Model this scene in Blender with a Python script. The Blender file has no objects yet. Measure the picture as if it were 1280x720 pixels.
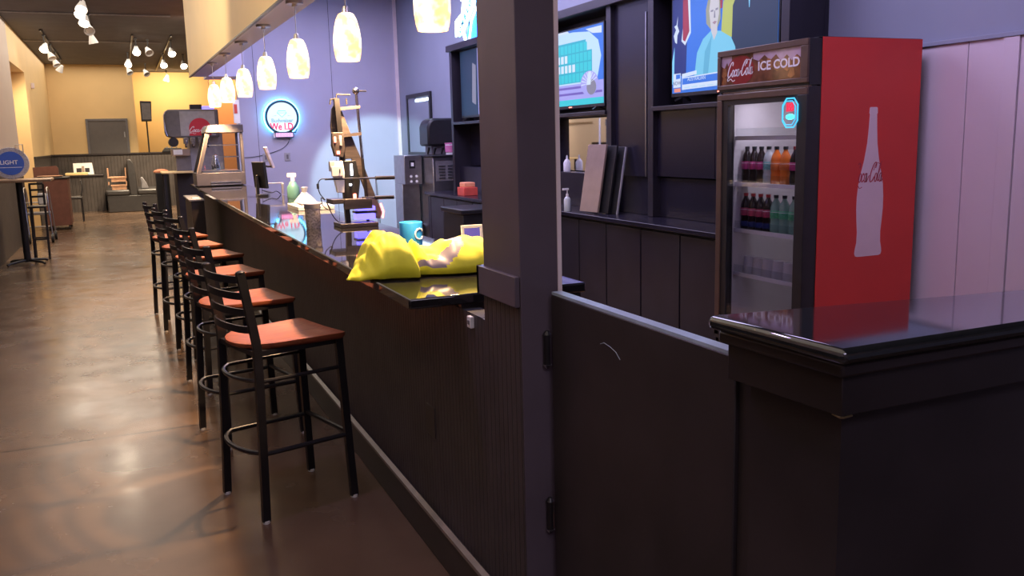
import bpy, bmesh, math, random
from mathutils import Matrix, Vector, noise
random.seed(7)
SC = bpy.context.scene
COL = SC.collection
PI = math.pi

# ------------------------------------------------------------------ materials
def mat(name, col, rough=.5, metal=0., var=.12, scale=14., ior=1.5, coat=0., emit=None, strength=0., bump=0., spec=None, trans=0.):
    m = bpy.data.materials.new(name); m.use_nodes = True
    nt = m.node_tree; N = nt.nodes; L = nt.links
    b = N['Principled BSDF']
    tc = N.new('ShaderNodeTexCoord'); nz = N.new('ShaderNodeTexNoise')
    nz.inputs['Scale'].default_value = scale; nz.inputs['Detail'].default_value = 5
    L.new(tc.outputs['Object'], nz.inputs['Vector'])
    cr = N.new('ShaderNodeValToRGB')
    cr.color_ramp.elements[0].position = .3; cr.color_ramp.elements[1].position = .7
    cr.color_ramp.elements[0].color = [max(0, c*(1-var)) for c in col]+[1]
    cr.color_ramp.elements[1].color = [min(1, c*(1+var)) for c in col]+[1]
    L.new(nz.outputs['Fac'], cr.inputs['Fac'])
    L.new(cr.outputs['Color'], b.inputs['Base Color'])
    b.inputs['Roughness'].default_value = rough; b.inputs['Metallic'].default_value = metal
    b.inputs['IOR'].default_value = ior
    b.inputs['Coat Weight'].default_value = coat; b.inputs['Coat Roughness'].default_value = .06
    b.inputs['Transmission Weight'].default_value = trans
    if emit:
        b.inputs['Emission Color'].default_value = list(emit)+[1]; b.inputs['Emission Strength'].default_value = strength
    if bump:
        bp = N.new('ShaderNodeBump'); bp.inputs['Strength'].default_value = bump; bp.inputs['Distance'].default_value = .002
        L.new(nz.outputs['Fac'], bp.inputs['Height']); L.new(bp.outputs['Normal'], b.inputs['Normal'])
    return m

def glow(name, col, strength):
    return mat(name, [c*.3 for c in col], .4, var=0, emit=col, strength=strength)

def glass(name, tint=(.95, .97, .97), refl=1.0):
    m = bpy.data.materials.new(name); m.use_nodes = True
    nt = m.node_tree; N = nt.nodes; L = nt.links; N.clear()
    o = N.new('ShaderNodeOutputMaterial'); mx = N.new('ShaderNodeMixShader'); f = N.new('ShaderNodeLayerWeight')
    t = N.new('ShaderNodeBsdfTransparent'); g = N.new('ShaderNodeBsdfGlossy')
    t.inputs['Color'].default_value = list(tint)+[1]; g.inputs['Roughness'].default_value = .02
    f.inputs['Blend'].default_value = .5
    p = N.new('ShaderNodeMath'); p.operation = 'POWER'; p.inputs[1].default_value = 5.
    k = N.new('ShaderNodeMath'); k.operation = 'MULTIPLY_ADD'; k.inputs[1].default_value = .9*refl; k.inputs[2].default_value = .045*refl
    L.new(f.outputs['Facing'], p.inputs[0]); L.new(p.outputs[0], k.inputs[0]); L.new(k.outputs[0], mx.inputs[0])
    L.new(t.outputs[0], mx.inputs[1]); L.new(g.outputs[0], mx.inputs[2]); L.new(mx.outputs[0], o.inputs[0])
    return m

def bead_mat(name, col, rough, axis, pitch):
    m = mat(name, col, rough, var=.25, scale=6)
    nt = m.node_tree; N = nt.nodes; L = nt.links; b = N['Principled BSDF']
    tc = N.new('ShaderNodeTexCoord'); sx = N.new('ShaderNodeSeparateXYZ'); L.new(tc.outputs['Object'], sx.inputs[0])
    a = N.new('ShaderNodeMath'); a.operation = 'DIVIDE'; a.inputs[1].default_value = pitch
    L.new(sx.outputs[axis], a.inputs[0])
    fr = N.new('ShaderNodeMath'); fr.operation = 'FRACT'; L.new(a.outputs[0], fr.inputs[0])
    pp = N.new('ShaderNodeMath'); pp.operation = 'PINGPONG'; pp.inputs[1].default_value = .5; L.new(fr.outputs[0], pp.inputs[0])
    st = N.new('ShaderNodeMapRange'); st.inputs['From Min'].default_value = .0; st.inputs['From Max'].default_value = .16
    L.new(pp.outputs[0], st.inputs['Value'])
    bp = N.new('ShaderNodeBump'); bp.inputs['Strength'].default_value = .9; bp.inputs['Distance'].default_value = .006
    L.new(st.outputs[0], bp.inputs['Height']); L.new(bp.outputs['Normal'], b.inputs['Normal'])
    return m

def floor_mat():
    m = mat('stained_concrete', (.1, .062, .04), .2, var=.28, scale=1.1)
    nt = m.node_tree; N = nt.nodes; L = nt.links; b = N['Principled BSDF']
    tc = N.new('ShaderNodeTexCoord'); n2 = N.new('ShaderNodeTexNoise'); n2.inputs['Scale'].default_value = 3.5; n2.inputs['Detail'].default_value = 8
    L.new(tc.outputs['Object'], n2.inputs['Vector'])
    mr = N.new('ShaderNodeMapRange'); mr.inputs['From Min'].default_value = .3; mr.inputs['From Max'].default_value = .7
    mr.inputs['To Min'].default_value = .17; mr.inputs['To Max'].default_value = .3
    L.new(n2.outputs['Fac'], mr.inputs['Value']); L.new(mr.outputs[0], b.inputs['Roughness'])
    # sawn control joints across the slab
    sx = N.new('ShaderNodeSeparateXYZ'); L.new(tc.outputs['Object'], sx.inputs[0])
    a = N.new('ShaderNodeMath'); a.operation = 'SUBTRACT'; a.inputs[1].default_value = 5.3-13.9; L.new(sx.outputs[1], a.inputs[0])
    c = N.new('ShaderNodeMath'); c.operation = 'PINGPONG'; c.inputs[1].default_value = 3.0; L.new(a.outputs[0], c.inputs[0])
    g = N.new('ShaderNodeMath'); g.operation = 'LESS_THAN'; g.inputs[1].default_value = .012; L.new(c.outputs[0], g.inputs[0])
    cr = b.inputs['Base Color'].links[0].from_node
    mx = N.new('ShaderNodeMix'); mx.data_type = 'RGBA'
    L.new(g.outputs[0], mx.inputs['Factor']); L.new(cr.outputs['Color'], mx.inputs['A']); mx.inputs['B'].default_value = (.02, .013, .01, 1)
    L.new(mx.outputs['Result'], b.inputs['Base Color'])
    b.inputs['IOR'].default_value = 1.5
    return m

def wood_mat(name, c0, c1, rough, axis=(1, 9, 9), scale=6):
    m = mat(name, c0, rough, var=0)
    nt = m.node_tree; N = nt.nodes; L = nt.links; b = N['Principled BSDF']
    tc = N.new('ShaderNodeTexCoord'); mp = N.new('ShaderNodeMapping'); mp.inputs['Scale'].default_value = axis
    L.new(tc.outputs['Object'], mp.inputs['Vector'])
    nz = N.new('ShaderNodeTexNoise'); nz.inputs['Scale'].default_value = scale; nz.inputs['Detail'].default_value = 6; nz.inputs['Distortion'].default_value = .6
    L.new(mp.outputs[0], nz.inputs['Vector'])
    cr = N.new('ShaderNodeValToRGB'); cr.color_ramp.elements[0].position = .35; cr.color_ramp.elements[1].position = .7
    cr.color_ramp.elements[0].color = list(c0)+[1]; cr.color_ramp.elements[1].color = list(c1)+[1]
    L.new(nz.outputs['Fac'], cr.inputs['Fac']); L.new(cr.outputs[0], b.inputs['Base Color'])
    return m

M = {}
M['floor'] = floor_mat()
M['ceiling'] = mat('dark_ceiling', (.13, .125, .15), .8, var=.1, scale=3)
M['cream'] = mat('cream_paint', (.6, .5, .45), .6, var=.03, scale=2)
M['yellow'] = mat('yellow_paint', (.8, .56, .27), .6, var=.03, scale=2)
M['fascia'] = mat('soffit_paint', (.9, .67, .35), .55, var=.03, scale=2)
M['lilac'] = mat('lilac_wall', (.52, .5, .62), .5, var=.03, scale=2)
M['backwall'] = mat('back_wall_paint', (.3, .33, .42), .5, var=.03, scale=2)
M['whitepanel'] = mat('white_wall_panel', (.75, .65, .71), .4, var=.03, scale=2)
M['orange'] = mat('orange_paint', (.75, .33, .12), .6, var=.03, scale=2)
M['darkwall'] = mat('near_wall_paint', (.3, .25, .24), .6, var=.05, scale=2)
M['bead'] = bead_mat('dark_beadboard', (.046, .037, .039), .5, 1, .034)
M['wain'] = bead_mat('side_wainscot', (.045, .036, .033), .5, 1, .08)
M['casegrey'] = mat('case_grey', (.085, .075, .08), .4, var=.1)
M['beadx'] = bead_mat('dark_wainscot', (.05, .04, .036), .5, 0, .08)
M['espresso'] = mat('espresso_wood', (.022, .016, .016), .4, var=.25, scale=5)
M['espresso2'] = mat('espresso_gate', (.026, .02, .021), .5, var=.3, scale=4)
M['post'] = mat('dark_post_paint', (.11, .088, .108), .4, var=.1, scale=5)
M['bartop'] = mat('polished_bar_top', (.012, .011, .012), .035, var=.3, scale=60, ior=1.75)
M['captop'] = mat('lacquered_counter_top', (.012, .014, .015), .05, var=.3, scale=40, ior=1.8)
M['cabinet'] = mat('dark_cabinet', (.02, .017, .025), .35, var=.15, scale=4)
M['cabglossy'] = mat('dark_gloss_panel', (.014, .012, .022), .25, var=.1, scale=4)
M['seam'] = mat('dark_gap', (.004, .004, .005), .7)
M['mirror'] = mat('mirror_glass', (.85, .85, .85), .02, metal=1., var=0)
M['blackmetal'] = mat('black_metal', (.012, .011, .013), .38, var=.2)
M['blackplastic'] = mat('black_plastic', (.015, .015, .017), .4, var=.2)
M['steel'] = mat('brushed_steel', (.5, .5, .52), .3, metal=1., var=.1)
M['nickel'] = mat('brushed_nickel', (.6, .56, .52), .28, metal=1., var=.1)
M['chrome'] = mat('chrome', (.75, .75, .75), .1, metal=1., var=.05)
M['seatwood'] = wood_mat('mahogany_seat', (.19, .042, .018), (.32, .09, .032), .5)
M['bluetop'] = mat('blue_board', (.13, .32, .7), .3, var=.1)
M['glide'] = mat('white_glide', (.7, .68, .65), .5)
M['trimpale'] = mat('pale_trim', (.95, .82, .82), .4, var=.03)
M['worn'] = mat('worn_bluelit_edge', (.38, .48, .56), .3, var=.15)  # worn tone with reflected blue light put into the colour
M['brass'] = mat('brass_edge', (.55, .45, .26), .3, metal=1.)
M['baseedge'] = mat('base_cap_edge', (.2, .16, .13), .3, var=.2)
M['hivis'] = mat('hi_vis_fabric', (.7, .7, .025), .75, var=.06, scale=30, bump=.3)
M['reflectband'] = mat('grey_reflective_band', (.2, .165, .185), .5, var=.06)
M['mug'] = mat('blue_mug', (.04, .36, .85), .3, var=.05)
M['white'] = mat('white_plastic', (.8, .8, .8), .4, var=.04)
M['paper'] = mat('paper', (.75, .72, .66), .7, var=.05)
M['yellowpaper'] = mat('yellow_paper', (.75, .55, .25), .6, var=.06)
M['tan'] = mat('tan_board', (.3, .22, .17), .5, var=.08)
M['red'] = mat('red_side', (.74, .045, .035), .38, var=.04, scale=3)
M['redtext'] = mat('red_lettering', (.5, .03, .06), .5, var=0)
M['bottlewhite'] = mat('bottle_graphic', (.85, .66, .7), .5, var=.02)
M['bronze'] = mat('bronze_frame', (.13, .085, .065), .35, metal=.4, var=.1)
M['liner'] = mat('cooler_liner', (.62, .58, .56), .5, var=.03)
M['shelfwhite'] = mat('shelf_front', (.78, .76, .8), .35, var=.02)
M['cola'] = mat('cola', (.018, .008, .008), .1, var=.1, coat=.5)
M['orangesoda'] = mat('orange_soda', (.75, .17, .02), .15, var=.05, coat=.5)
M['sodaclear'] = mat('clear_soda', (.5, .55, .56), .12, var=.05, coat=.5)
M['sodagreen'] = mat('green_soda', (.25, .42, .34), .12, var=.05, coat=.5)
M['lblpink'] = mat('pink_label', (.55, .06, .24), .35, var=.15, scale=60)
M['lblred'] = mat('red_label', (.45, .06, .13), .35, var=.25, scale=60)
M['lblteal'] = mat('teal_label', (.2, .5, .5), .35, var=.4, scale=90)
M['lblorange'] = mat('orange_label', (.75, .2, .05), .35, var=.15, scale=60)
M['lblgreen'] = mat('green_label', (.12, .5, .26), .35, var=.35, scale=90)
M['lblblue'] = mat('blue_label', (.02, .03, .15), .35, var=.2, scale=60)
M['capred'] = mat('red_cap', (.5, .05, .06), .4)
M['capblack'] = mat('black_cap', (.02, .02, .025), .4)
M['cupclear'] = mat('clear_plastic_cup', (.6, .57, .6), .25, var=.03)
M['glass'] = glass('clear_glass')
M['doorglass'] = glass('cooler_glass', (.82, .82, .86), 1.0)
M['caseglass'] = glass('display_glass', (.9, .92, .95), 1.2)
M['grey'] = mat('grey_plastic', (.16, .15, .16), .45)
M['greylight'] = mat('light_grey', (.42, .41, .43), .4)
M['greypaint'] = mat('grey_door_paint', (.13, .115, .11), .5, var=.05)
M['vinyl'] = mat('black_vinyl', (.03, .027, .027), .42, var=.15)
M['boosterwood'] = mat('booster_wood', (.5, .27, .16), .5, var=.15)
M['brownlam'] = mat('brown_laminate', (.17, .07, .05), .5, var=.12)
M['tablewood'] = mat('table_top_wood', (.26, .17, .11), .4, var=.1)
M['rackwood'] = wood_mat('rack_wood', (.035, .027, .028), (.08, .06, .058), .5)
M['woven'] = mat('patterned_tumbler', (.4, .36, .34), .4, metal=.3, var=.6, scale=90)
M['cord'] = mat('cord_black', (.01, .01, .012), .5)
M['green'] = mat('green_bottle', (.1, .24, .22), .3)
M['pinktub'] = mat('pink_tub', (.6, .18, .38), .5)
M['redbox'] = mat('red_box', (.6, .08, .06), .5)
M['peach'] = mat('peach_cloth', (.75, .3, .17), .7)
M['screenoff'] = mat('dark_screen', (.01, .01, .012), .1)
M['cokered'] = mat('red_disc', (.62, .02, .04), .4, var=.02)
M['scriptwhite'] = mat('script_white', (.9, .86, .88), .5, var=0)
# things that give off light
M['shade'] = mat('lit_glass_shade', (.9, .75, .5), .3, var=.1, scale=16, emit=(1., .66, .3), strength=1.25)
_nt = M['shade'].node_tree; _r = _nt.nodes.new('ShaderNodeValToRGB'); _nz = [n for n in _nt.nodes if n.type == 'TEX_NOISE'][0]
_r.color_ramp.elements[0].position = .4; _r.color_ramp.elements[1].position = .6
_r.color_ramp.elements[0].color = (1., .5, .13, 1); _r.color_ramp.elements[1].color = (1., .82, .52, 1)
_nt.links.new(_nz.outputs['Fac'], _r.inputs['Fac']); _nt.links.new(_r.outputs[0], _nt.nodes['Principled BSDF'].inputs['Emission Color'])
M['lamp'] = glow('lit_lamp_face', (1., .86, .64), 22.)
M['lampoff'] = mat('lamp_reflector', (.75, .72, .7), .25, metal=.6)
M['ledred'] = glow('led_red', (1., .12, .08), 6.)
M['ledwhite'] = glow('led_white', (.8, .85, 1.), 6.)
M['ledblue'] = glow('led_blue', (.12, .1, 1.), 2.2)
M['ncyan'] = glow('neon_cyan', (.1, .55, 1.), 9.)
M['nblue'] = glow('neon_blue', (.01, .13, 1.), 6.)
M['nwhite'] = glow('neon_white', (.72, .9, 1.), 3.2)
M['nface'] = glow('sign_face_lit', (.66, .9, 1.), .62)
M['nred'] = glow('neon_red', (.85, .04, .13), .8)
M['npink'] = glow('neon_pink', (1., .3, .55), 1.3)
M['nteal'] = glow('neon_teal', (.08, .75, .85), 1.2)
M['nring'] = mat('sign_ring', (.03, .12, .2), .4)
M['signgrey'] = mat('sign_lettering', (.25, .4, .42), .5, emit=(.3, .5, .55), strength=.35)
M['reflcyan'] = glow('reflection_cyan', (.04, .36, .62), 1.)  # glowing colours for the painted neon reflection on the cooler
M['reflred'] = glow('reflection_red', (.75, .02, .06), .8)
def scr(n, c, s=.5): return glow('screen_'+n, c, s)
M['s_blue'] = scr('blue', (.03, .16, .62)); M['s_navy'] = scr('navy', (.012, .03, .17)); M['s_red'] = scr('red', (.3, .03, .06))
M['s_white'] = scr('white', (.55, .66, .78)); M['s_skin'] = scr('skin', (.5, .5, .52)); M['s_hair'] = scr('hair', (.28, .3, .22))
M['s_suit'] = scr('suit', (.16, .5, .68)); M['s_yellow'] = scr('yellow', (.4, .46, .1)); M['s_dark'] = scr('dark', (.01, .03, .07))
M['s_cyan'] = scr('cyan', (.2, .6, .85)); M['s_teal'] = scr('teal', (.03, .5, .55)); M['s_tealdark'] = scr('tealdark', (.02, .36, .45))
M['s_lilac'] = scr('lilac', (.32, .32, .68)); M['s_pale'] = scr('pale', (.42, .62, .75)); M['s_violet'] = scr('violet', (.14, .1, .4))
M['s_lip'] = scr('lip', (.3, .2, .24)); M['s_grey'] = scr('grey', (.2, .2, .26)); M['s_suitshade'] = scr('suitshade', (.1, .38, .55)); M['s_orange'] = scr('orange', (.7, .25, .18))
M['hdr_brown'] = mat('header_print_brown', (.16, .05, .03), .1, var=.5, scale=14)
M['hdr_ice'] = mat('header_print_ice', (.52, .38, .5), .1, var=.1, scale=20)
M['hdr_amber'] = mat('header_print_amber', (.34, .13, .05), .1, var=.4, scale=25)
M['hdr_red'] = mat('header_print_red', (.3, .02, .03), .1, var=.06)
M['signblue'] = mat('sign_blue', (.02, .06, .32), .3, emit=(.03, .1, .5), strength=.08)
M['signrim'] = mat('sign_rim', (.4, .4, .52), .4, var=.3, scale=60)

# ------------------------------------------------------------------ mesh building
def fr(o, u, v):
    u = Vector(u).normalized(); v = Vector(v); v = (v-u*v.dot(u)).normalized(); n = u.cross(v)
    m = Matrix((u, v, n)).transposed().to_4x4(); m.translation = Vector(o); return m
def facing_x(o): return fr(o, (0, -1, 0), (0, 0, 1))      # a plane seen from -X
def facing_y(o): return fr(o, (1, 0, 0), (0, 0, 1))       # a plane seen from -Y

class B:
    def __init__(s): s.bm = bmesh.new(); s.mats = []; s.mi = 0
    def m(s, key):
        mt = M[key]
        if mt not in s.mats: s.mats.append(mt)
        s.mi = s.mats.index(mt); return s
    def _new(s, n0):
        s.bm.faces.ensure_lookup_table()
        for f in s.bm.faces[n0:]: f.material_index = s.mi
    def box(s, x0, x1, y0, y1, z0, z1, mt=None):
        n = len(s.bm.faces)
        mm = Matrix.Translation(((x0+x1)/2, (y0+y1)/2, (z0+z1)/2)) @ Matrix.Diagonal((abs(x1-x0), abs(y1-y0), abs(z1-z0), 1))
        if mt is not None: mm = mt @ mm
        bmesh.ops.create_cube(s.bm, size=1, matrix=mm); s._new(n); return s
    def cyl(s, p0, p1, r0, r1=None, seg=16, caps=True):
        n = len(s.bm.faces); r1 = r0 if r1 is None else r1
        p0 = Vector(p0); p1 = Vector(p1); d = p1-p0
        q = Vector((0, 0, 1)).rotation_difference(d.normalized()).to_matrix().to_4x4()
        bmesh.ops.create_cone(s.bm, cap_ends=caps, segments=seg, radius1=r0, radius2=r1, depth=d.length, matrix=Matrix.Translation((p0+p1)/2) @ q)
        s._new(n); return s
    def sph(s, c, r, sc=(1, 1, 1), seg=16):
        n = len(s.bm.faces)
        bmesh.ops.create_uvsphere(s.bm, u_segments=seg, v_segments=max(6, seg//2), radius=r, matrix=Matrix.Translation(c) @ Matrix.Diagonal((*sc, 1)))
        s._new(n); return s
    def tube(s, pts, r, seg=8, closed=False):
        n = len(s.bm.faces); P = [Vector(p) for p in pts]; rings = []; up = None; N = len(P)
        for i, p in enumerate(P):
            if closed: t = P[(i+1) % N]-P[i-1]
            else: t = P[min(i+1, N-1)]-P[max(i-1, 0)]
            t.normalize()
            if up is None: up = Vector((0, 0, 1)) if abs(t.z) < .9 else Vector((1, 0, 0))
            a = (up-t*up.dot(t)).normalized(); up = a; b = t.cross(a)
            rr = r[i] if isinstance(r, (list, tuple)) else r
            rings.append([s.bm.verts.new(p+(a*math.cos(2*PI*k/seg)+b*math.sin(2*PI*k/seg))*rr) for k in range(seg)])
        for i in range(N if closed else N-1):
            A, C = rings[i], rings[(i+1) % N]
            for k in range(seg): s.bm.faces.new((A[k], A[(k+1) % seg], C[(k+1) % seg], C[k]))
        if not closed: s.bm.faces.new(rings[0][::-1]); s.bm.faces.new(rings[-1])
        s._new(n); return s
    def bar(s, pts, w, h, up=(0, 0, 1)):
        """rectangular section swept along pts: w sideways, h along up"""
        n = len(s.bm.faces); P = [Vector(p) for p in pts]; up = Vector(up); rings = []
        for i, p in enumerate(P):
            t = (P[min(i+1, len(P)-1)]-P[max(i-1, 0)]).normalized()
            b = t.cross(up).normalized(); a = b.cross(t).normalized()
            rings.append([s.bm.verts.new(p+b*w/2*sx+a*h/2*sy) for sx, sy in ((-1, -1), (1, -1), (1, 1), (-1, 1))])
        for i in range(len(P)-1):
            for k in range(4): s.bm.faces.new((rings[i][k], rings[i][(k+1) % 4], rings[i+1][(k+1) % 4], rings[i+1][k]))
        s.bm.faces.new(rings[0][::-1]); s.bm.faces.new(rings[-1]); s._new(n); return s
    def lathe(s, prof, c=(0, 0, 0), seg=24, mt=None):
        n = len(s.bm.faces); rings = []
        mt = Matrix.Translation(c) if mt is None else mt
        for r, z in prof:
            rings.append([s.bm.verts.new(mt @ Vector((r*math.cos(2*PI*k/seg), r*math.sin(2*PI*k/seg), z))) for k in range(seg)] if r > 1e-6 else [s.bm.verts.new(mt @ Vector((0, 0, z)))])
        for A, C in zip(rings, rings[1:]):
            for k in range(seg):
                k2 = (k+1) % seg
                q = [A[k % len(A)], A[k2 % len(A)], C[k2 % len(C)], C[k % len(C)]]
                q2 = []
                for v in q:
                    if v not in q2: q2.append(v)
                if len(q2) > 2: s.bm.faces.new(q2)
        s._new(n); return s
    def prism(s, pts, mt, d0=0., d1=.001):
        """polygon in the frame mt, extruded along its normal from d0 to d1"""
        n = len(s.bm.faces)
        a = [s.bm.verts.new(mt @ Vector((x, y, d0))) for x, y in pts]; b = [s.bm.verts.new(mt @ Vector((x, y, d1))) for x, y in pts]
        N = len(pts)
        ar = sum(pts[i][0]*pts[(i+1) % N][1]-pts[(i+1) % N][0]*pts[i][1] for i in range(N))
        if ar < 0: a.reverse(); b.reverse()
        s.bm.faces.new(b); s.bm.faces.new(a[::-1])
        for i in range(N): s.bm.faces.new((a[i], a[(i+1) % N], b[(i+1) % N], b[i]))
        s._new(n); return s
    def rect(s, mt, x0, x1, y0, y1, d0=0., d1=.001): return s.prism([(x0, y0), (x1, y0), (x1, y1), (x0, y1)], mt, d0, d1)
    def disc(s, mt, cx, cy, rx, ry=None, d0=0., d1=.001, seg=32):
        ry = rx if ry is None else ry
        return s.prism([(cx+rx*math.cos(2*PI*k/seg), cy+ry*math.sin(2*PI*k/seg)) for k in range(seg)], mt, d0, d1)
    def ribbon(s, pts, w, mt, d=.001, keep=None):
        """a pen stroke of width w through 2-D points in the frame mt"""
        n = len(s.bm.faces); P = catmull(pts)
        L = []
        for i, p in enumerate(P):
            t = P[min(i+1, len(P)-1)]-P[max(i-1, 0)]
            t = t.normalized() if t.length > 1e-9 else Vector((1, 0))
            nn = Vector((-t.y, t.x)); ww = w*(.55+.45*abs(nn.x))
            L.append((p+nn*ww/2, p-nn*ww/2))
        V = [(s.bm.verts.new(mt @ Vector((a.x, a.y, d))), s.bm.verts.new(mt @ Vector((b.x, b.y, d)))) for a, b in L]
        for i in range(len(V)-1):
            if keep and not keep(P[i]): continue
            s.bm.faces.new((V[i][1], V[i+1][1], V[i+1][0], V[i][0]))
        bmesh.ops.delete(s.bm, geom=[v for v in s.bm.verts if not v.link_faces], context='VERTS')
        s._new(n); return s
    def text(s, txt, size, mt, x=0., y=0., d=.001, depth=0., sx=1., align='CENTER', bold=0.):
        n = len(s.bm.faces)
        cu = bpy.data.curves.new('lettering', 'FONT'); cu.body = txt; cu.size = size; cu.align_x = align; cu.align_y = 'CENTER'; cu.extrude = depth; cu.offset = bold; cu.resolution_u = 3
        ob = bpy.data.objects.new('lettering', cu); COL.objects.link(ob)
        dg = bpy.context.evaluated_depsgraph_get(); me = bpy.data.meshes.new_from_object(ob.evaluated_get(dg))
        me.transform(mt @ Matrix.Translation((x, y, d+depth)) @ Matrix.Diagonal((sx, 1, 1, 1)))
        s.bm.from_mesh(me); bpy.data.objects.remove(ob); bpy.data.curves.remove(cu); bpy.data.meshes.remove(me)
        s._new(n); return s

def catmull(pts, k=6):
    P = [Vector(p) for p in pts]
    if len(P) < 3: return P
    out = []
    for i in range(len(P)-1):
        p0 = P[max(i-1, 0)]; p1 = P[i]; p2 = P[i+1]; p3 = P[min(i+2, len(P)-1)]
        for j in range(k):
            t = j/k
            out.append(.5*((2*p1)+(p2-p0)*t+(2*p0-5*p1+4*p2-p3)*t*t+(3*p1-p0-3*p2+p3)*t**3))
    out.append(P[-1]); return out

ORG = {}
def thing(name, label, cat, loc=(0, 0, 0), rz=0., group=None):
    o = bpy.data.objects.new(name, None); COL.objects.link(o); o.empty_display_size = .1
    o.location = loc; o.rotation_euler = (0, 0, rz); ORG[o.name] = Matrix.Translation(loc) @ Matrix.Rotation(rz, 4, 'Z')
    o['label'] = label; o['category'] = cat
    if group: o['group'] = group
    return o
def obj(name, b, key=None, parent=None, label=None, bev=0., smooth=True, local=False, angle=35):
    """link a B as one mesh object; unless local, its vertices are world positions and are moved into the parent's frame"""
    if key:
        b.mats = [M[key]] if not b.mats else b.mats
    bm = b.bm
    root = parent
    while root is not None and root.parent is not None: root = root.parent
    if parent is not None and not local:
        bmesh.ops.transform(bm, matrix=ORG[root.name].inverted(), verts=bm.verts)
    elif parent is None and not local and len(bm.verts):
        zs = min(v.co.z for v in bm.verts); c = sum((v.co for v in bm.verts), Vector())/len(bm.verts); base = Vector((c.x, c.y, zs))
        bmesh.ops.translate(bm, vec=-base, verts=bm.verts)
    bmesh.ops.recalc_face_normals(bm, faces=bm.faces) if not any(len(f.edges) and any(len(e.link_faces) == 1 for e in f.edges) for f in bm.faces) else None
    me = bpy.data.meshes.new(name); bm.to_mesh(me); bm.free()
    for mt in b.mats: me.materials.append(mt)
    o = bpy.data.objects.new(name, me); COL.objects.link(o)
    if parent is not None: o.parent = parent
    elif not local: o.location = base; ORG[o.name] = Matrix.Translation(base)
    if smooth:
        me.polygons.foreach_set('use_smooth', [True]*len(me.polygons)); me.set_sharp_from_angle(angle=math.radians(angle))
    if bev:
        md = o.modifiers.new('bevel', 'BEVEL'); md.width = bev; md.segments = 2; md.limit_method = 'ANGLE'; md.harden_normals = False
    if label: o['label'] = label
    return o
def tag(o, label, cat, group=None):
    o['label'] = label; o['category'] = cat
    if group: o['group'] = group
    return o
def struct(name, b, key=None, parent=None, bev=0., **k):
    o = obj(name, b, key, parent, bev=bev, **k)
    if parent is None: o['kind'] = 'structure'
    return o
def dup(root, loc, rz=None, label=None):
    r = root.copy(); COL.objects.link(r); r.location = loc
    if rz is not None: r.rotation_euler = (0, 0, rz)
    if label: r['label'] = label
    for ch in list(root.children):
        c = ch.copy(); COL.objects.link(c); c.parent = r
        for g in list(ch.children):
            d = g.copy(); COL.objects.link(d); d.parent = c
    return r

# ------------------------------------------------------------------ camera (height 1.6 m, standing at the origin)
f_px = 1110.
vy = Vector((152-640, 185-360, f_px)).normalized()
vx = Vector((3256-640, 107-360, f_px)); vx = (vx-vy*vx.dot(vy)).normalized()
vz = vx.cross(vy)
if vz.y > 0: vz = -vz
R = Matrix((vx, vy, vz))            # rows: world axes in camera (x right, y down, z forward) coordinates
cam = bpy.data.cameras.new('camera'); co = bpy.data.objects.new('camera', cam); COL.objects.link(co)
cx = R @ Vector((1, 0, 0)); cy = R @ Vector((0, -1, 0)); cz = R @ Vector((0, 0, -1))
mw = Matrix((cx, cy, cz)).transposed().to_4x4(); mw.translation = (0, 0, 1.6); co.matrix_world = mw
cam.sensor_width = 36; cam.lens = f_px/1280*36; cam.clip_start = .02; cam.clip_end = 200
SC.camera = co

# ------------------------------------------------------------------ the setting
XB, YP, CE = 4.35, 14.7, 3.9
struct('floor', B().m('floor').box(-2.2, 4.6, -3.2, 31, -.1, 0))
struct('ceiling', B().m('ceiling').box(-2.2, 4.6, -3.2, 31, CE, CE+.1))
w = B().m('cream').box(-2.2, -1.72, -3.2, 18.7, 0, CE).m('yellow').box(-2.2, -1.72, 18.7, 21.4, 3.2, CE).box(-2.2, -1.72, 21.4, 31, 0, CE)
w.m('cream').box(-2.2, -2.0, 18.7, 21.4, 0, 3.2).m('tan').box(-1.985, -1.975, 19.0, 21.2, 1.92, 1.95)
w.m('wain').box(-1.72, -1.7, -3.0, 18.7, 0, 1.42).box(-1.72, -1.7, 21.4, 26.3, 0, 1.42).m('espresso').box(-1.72, -1.685, -3.0, 18.7, 1.42, 1.46).box(-1.72, -1.685, 21.4, 26.3, 1.42, 1.46)
struct('wall_left', w)
struct('wall_far', B().m('yellow').box(-1.72, .45, 27.8, 28, 0, CE).box(.25, .45, 28, 30.5, 0, CE).box(.45, 4.6, 30.5, 30.7, 0, CE))
struct('wall_near', B().m('darkwall').box(-1.9, 4.6, -3.2, -3.0, 0, CE))
struct('wall_right', B().m('backwall').box(XB, XB+.2, -3.0, YP+.2, 0, CE))
w = B().m('lilac').box(1.73, XB, YP, YP+.15, 0, CE)
for x in (2.0, 3.22): w.m('seam').box(x, x+.006, YP-.001, YP, 0, CE)
struct('wall_bar', w)
struct('wall_back', B().m('orange').box(1.62, 4.6, 18.0, 18.15, 0, CE))
# dropped soffit over the bar, its underside carrying the pendants
s = B(); q = lambda y: 1.207-.0147*y
MI = Matrix.Identity(4)
s.m('fascia').prism([(q(1.5), 1.5), (q(14.1), 14.1), (q(14.1)+.02, 14.1), (q(1.5)+.02, 1.5)], MI, 2.6, CE)
s.m('lilac').prism([(q(1.5)+.02, 1.5), (q(14.1)+.02, 14.1), (q(14.1)+.25, 14.1), (q(1.5)+.25, 1.5)], MI, 2.603, CE)
s.box(q(14.1)+.25, 1.78, 14.0, 14.7, 2.603, CE)
struct('soffit', s)
struct('trim_1', B().m('espresso').prism([(q(1.5)-.006, 1.5), (q(14.1)-.006, 14.1), (q(14.1)+.02, 14.1), (q(1.5)+.02, 1.5)], MI, 2.59, 2.603))
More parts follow.
